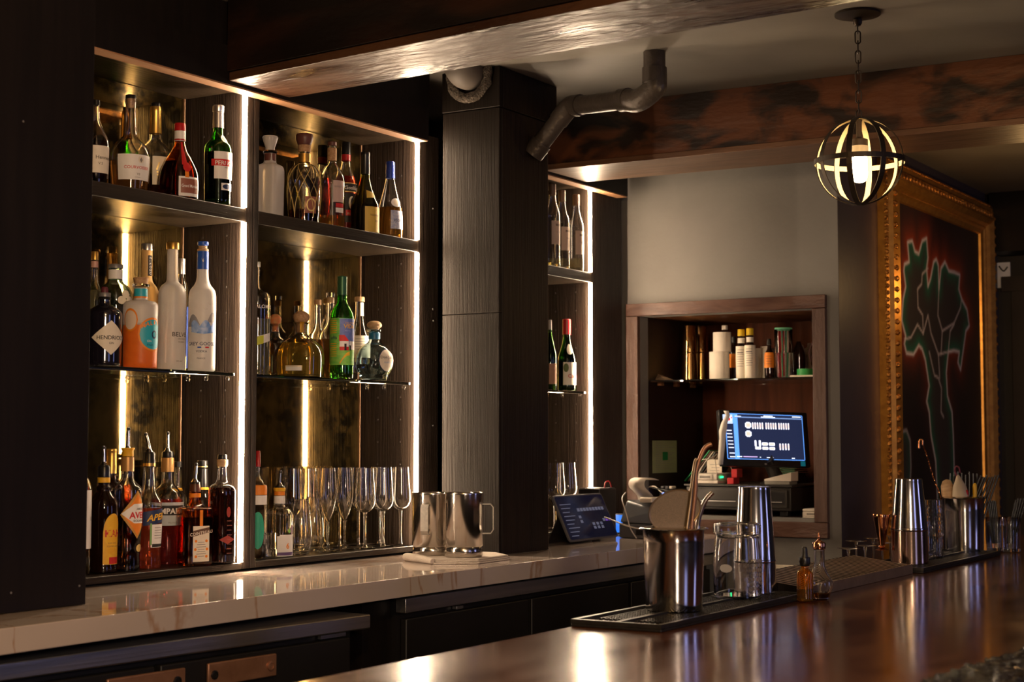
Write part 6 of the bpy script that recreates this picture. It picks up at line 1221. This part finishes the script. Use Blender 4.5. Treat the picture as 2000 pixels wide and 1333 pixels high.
for x0_, x1_, y1_, m_, cl, dY in ((1872, 1873, 957, navy, 'navy', -.02), (1885, 1885.5, 956, red_cap, 'red', -.02), (1903, 1904, 944, M('yellow_plastic', (.70, .40, .02), .4), 'yellow', .0)):
    qq = [bp_(b, x0_, 1050, dY), bp_(b, x1_, y1_ + 8, dY), bp_(b, x1_, y1_ + 3, dY), bp_(b, x1_, y1_, dY)]
    rr = .0095 if cl == 'red' else .0068; tag(tubeo('tool_handle', qq, [rr * .8, rr, rr * .9, rr * .3], m_, None, 14), '%s plastic tool handle poking out of the far bucket' % cl, 'bar tool')
ORD = ['first', 'second', 'third', 'fourth', 'fifth', 'sixth', 'seventh', 'eighth', 'ninth']
def straws(bk, n, xs, ytop, label, group, yb, spread, dY0=.015):
    first = None
    for k in range(n):
        u = k / max(1, n - 1); xt = xs[0] + (xs[1] - xs[0]) * u; yt = ytop + rng.uniform(-3, 4); dY = dY0 + (.004 if k % 2 else -.004)
        p1 = bp_(bk, xt, yt, dY); p0 = bp_(bk, bk.x + spread * (u - .5), yb, dY * .6); t_ = thing('black_straw', ORD[k] + ' from left of the ' + label, 'straw', tuple(p0), 0, group)
        d = p1 - p0; V, Fc = tube([Vector((0, 0, 0)), d], .0031, 8, False); V2, F2 = tube([d, d * (1 + .0005)], [.0031, .0022], 8, False)
        mk('tube', V, Fc, black_pl, t_, smooth=True); mk('cut_end', V2, F2, M('straw_end', (.25, .2, .17), .5), t_)
straws(b, 8, (1856, 1908), 924, 'black cocktail straws standing upright in the far bucket', 'upright straws in the far bucket', 1066, 56, .044)
straws(b, 7, (1916, 1950), 930, 'black cocktail straws leaning right in the far bucket', 'leaning straws in the far bucket', 1066, 46, .004)
# two rocks glasses with straws behind the bucket
for k, (x, Y, xs, yt, lb) in enumerate(((1946, 1.345, (1930, 1944), 978, 'left clear rocks glass holding black straws at the far end of the bar'), (1972, 1.300, (1984, 2004), 974, 'right clear rocks glass holding black straws, cut by the picture edge'))):
    g_ = Bt('rocks_glass', lb, 'glass', x, Y, ZBT, 'rocks glasses with straws')
    g_.glass([(21, 1011), (21, 1050), (19.5, 1072), (19, None)], glassm, k=2, th=.002, base=.012); 
    straws(g_, 5, xs, yt, ('black cocktail straws in the left rocks glass', 'black cocktail straws in the right rocks glass')[k], 'straws in the %s rocks glass' % ('left', 'right')[k], 1062, 12, .0)
# upturned coupes on the ledge behind the bar
cp = None
def coupe():
    t = thing('coupe_glass', 'x', 'coupe glass', (0, 0, 0), 0, 'upturned coupes behind the drip tray')
    P = smooth_prof([(.037, 0), (.040, .012), (.035, .030), (.018, .044), (.004, .050)], 4); inn = [(max(.0008, r - .0012), z - .0010) for r, z in P]
    mk('bowl', *lathe(P + [(0, .0515)] , 28), glass_thin, t, smooth=True, ang=70); mk('stem', *lathe([(0, .0518), (.004, .052), (.0028, .06), (.0028, .13), (.006, .146), (0, .1465)], 16), glass_thin, t, smooth=True, fix=True); mk('foot', *lathe([(0, .147), (.010, .1472), (.030, .1505), (.032, .1512), (.030, .1520), (0, .1515)], 30), glass_thin, t, smooth=True, fix=True, ang=60); return t
cp = coupe()
for k, (x, y) in enumerate(((1657, 0), (1672, 0), (1690, 0), (1705, 0), (1723, 0), (1738, 0))):
    Y = (1.55, 1.645)[k % 2]; X = colX(x, Y, 1.1); 
    o = cp if k == 0 else dupe(cp, 0, 0, 0); o.location = (X, Y, .9455); o['label'] = 'upturned clear coupe behind the drip tray, %s from the left' % ('first', 'second', 'third', 'fourth', 'fifth', 'sixth')[k]
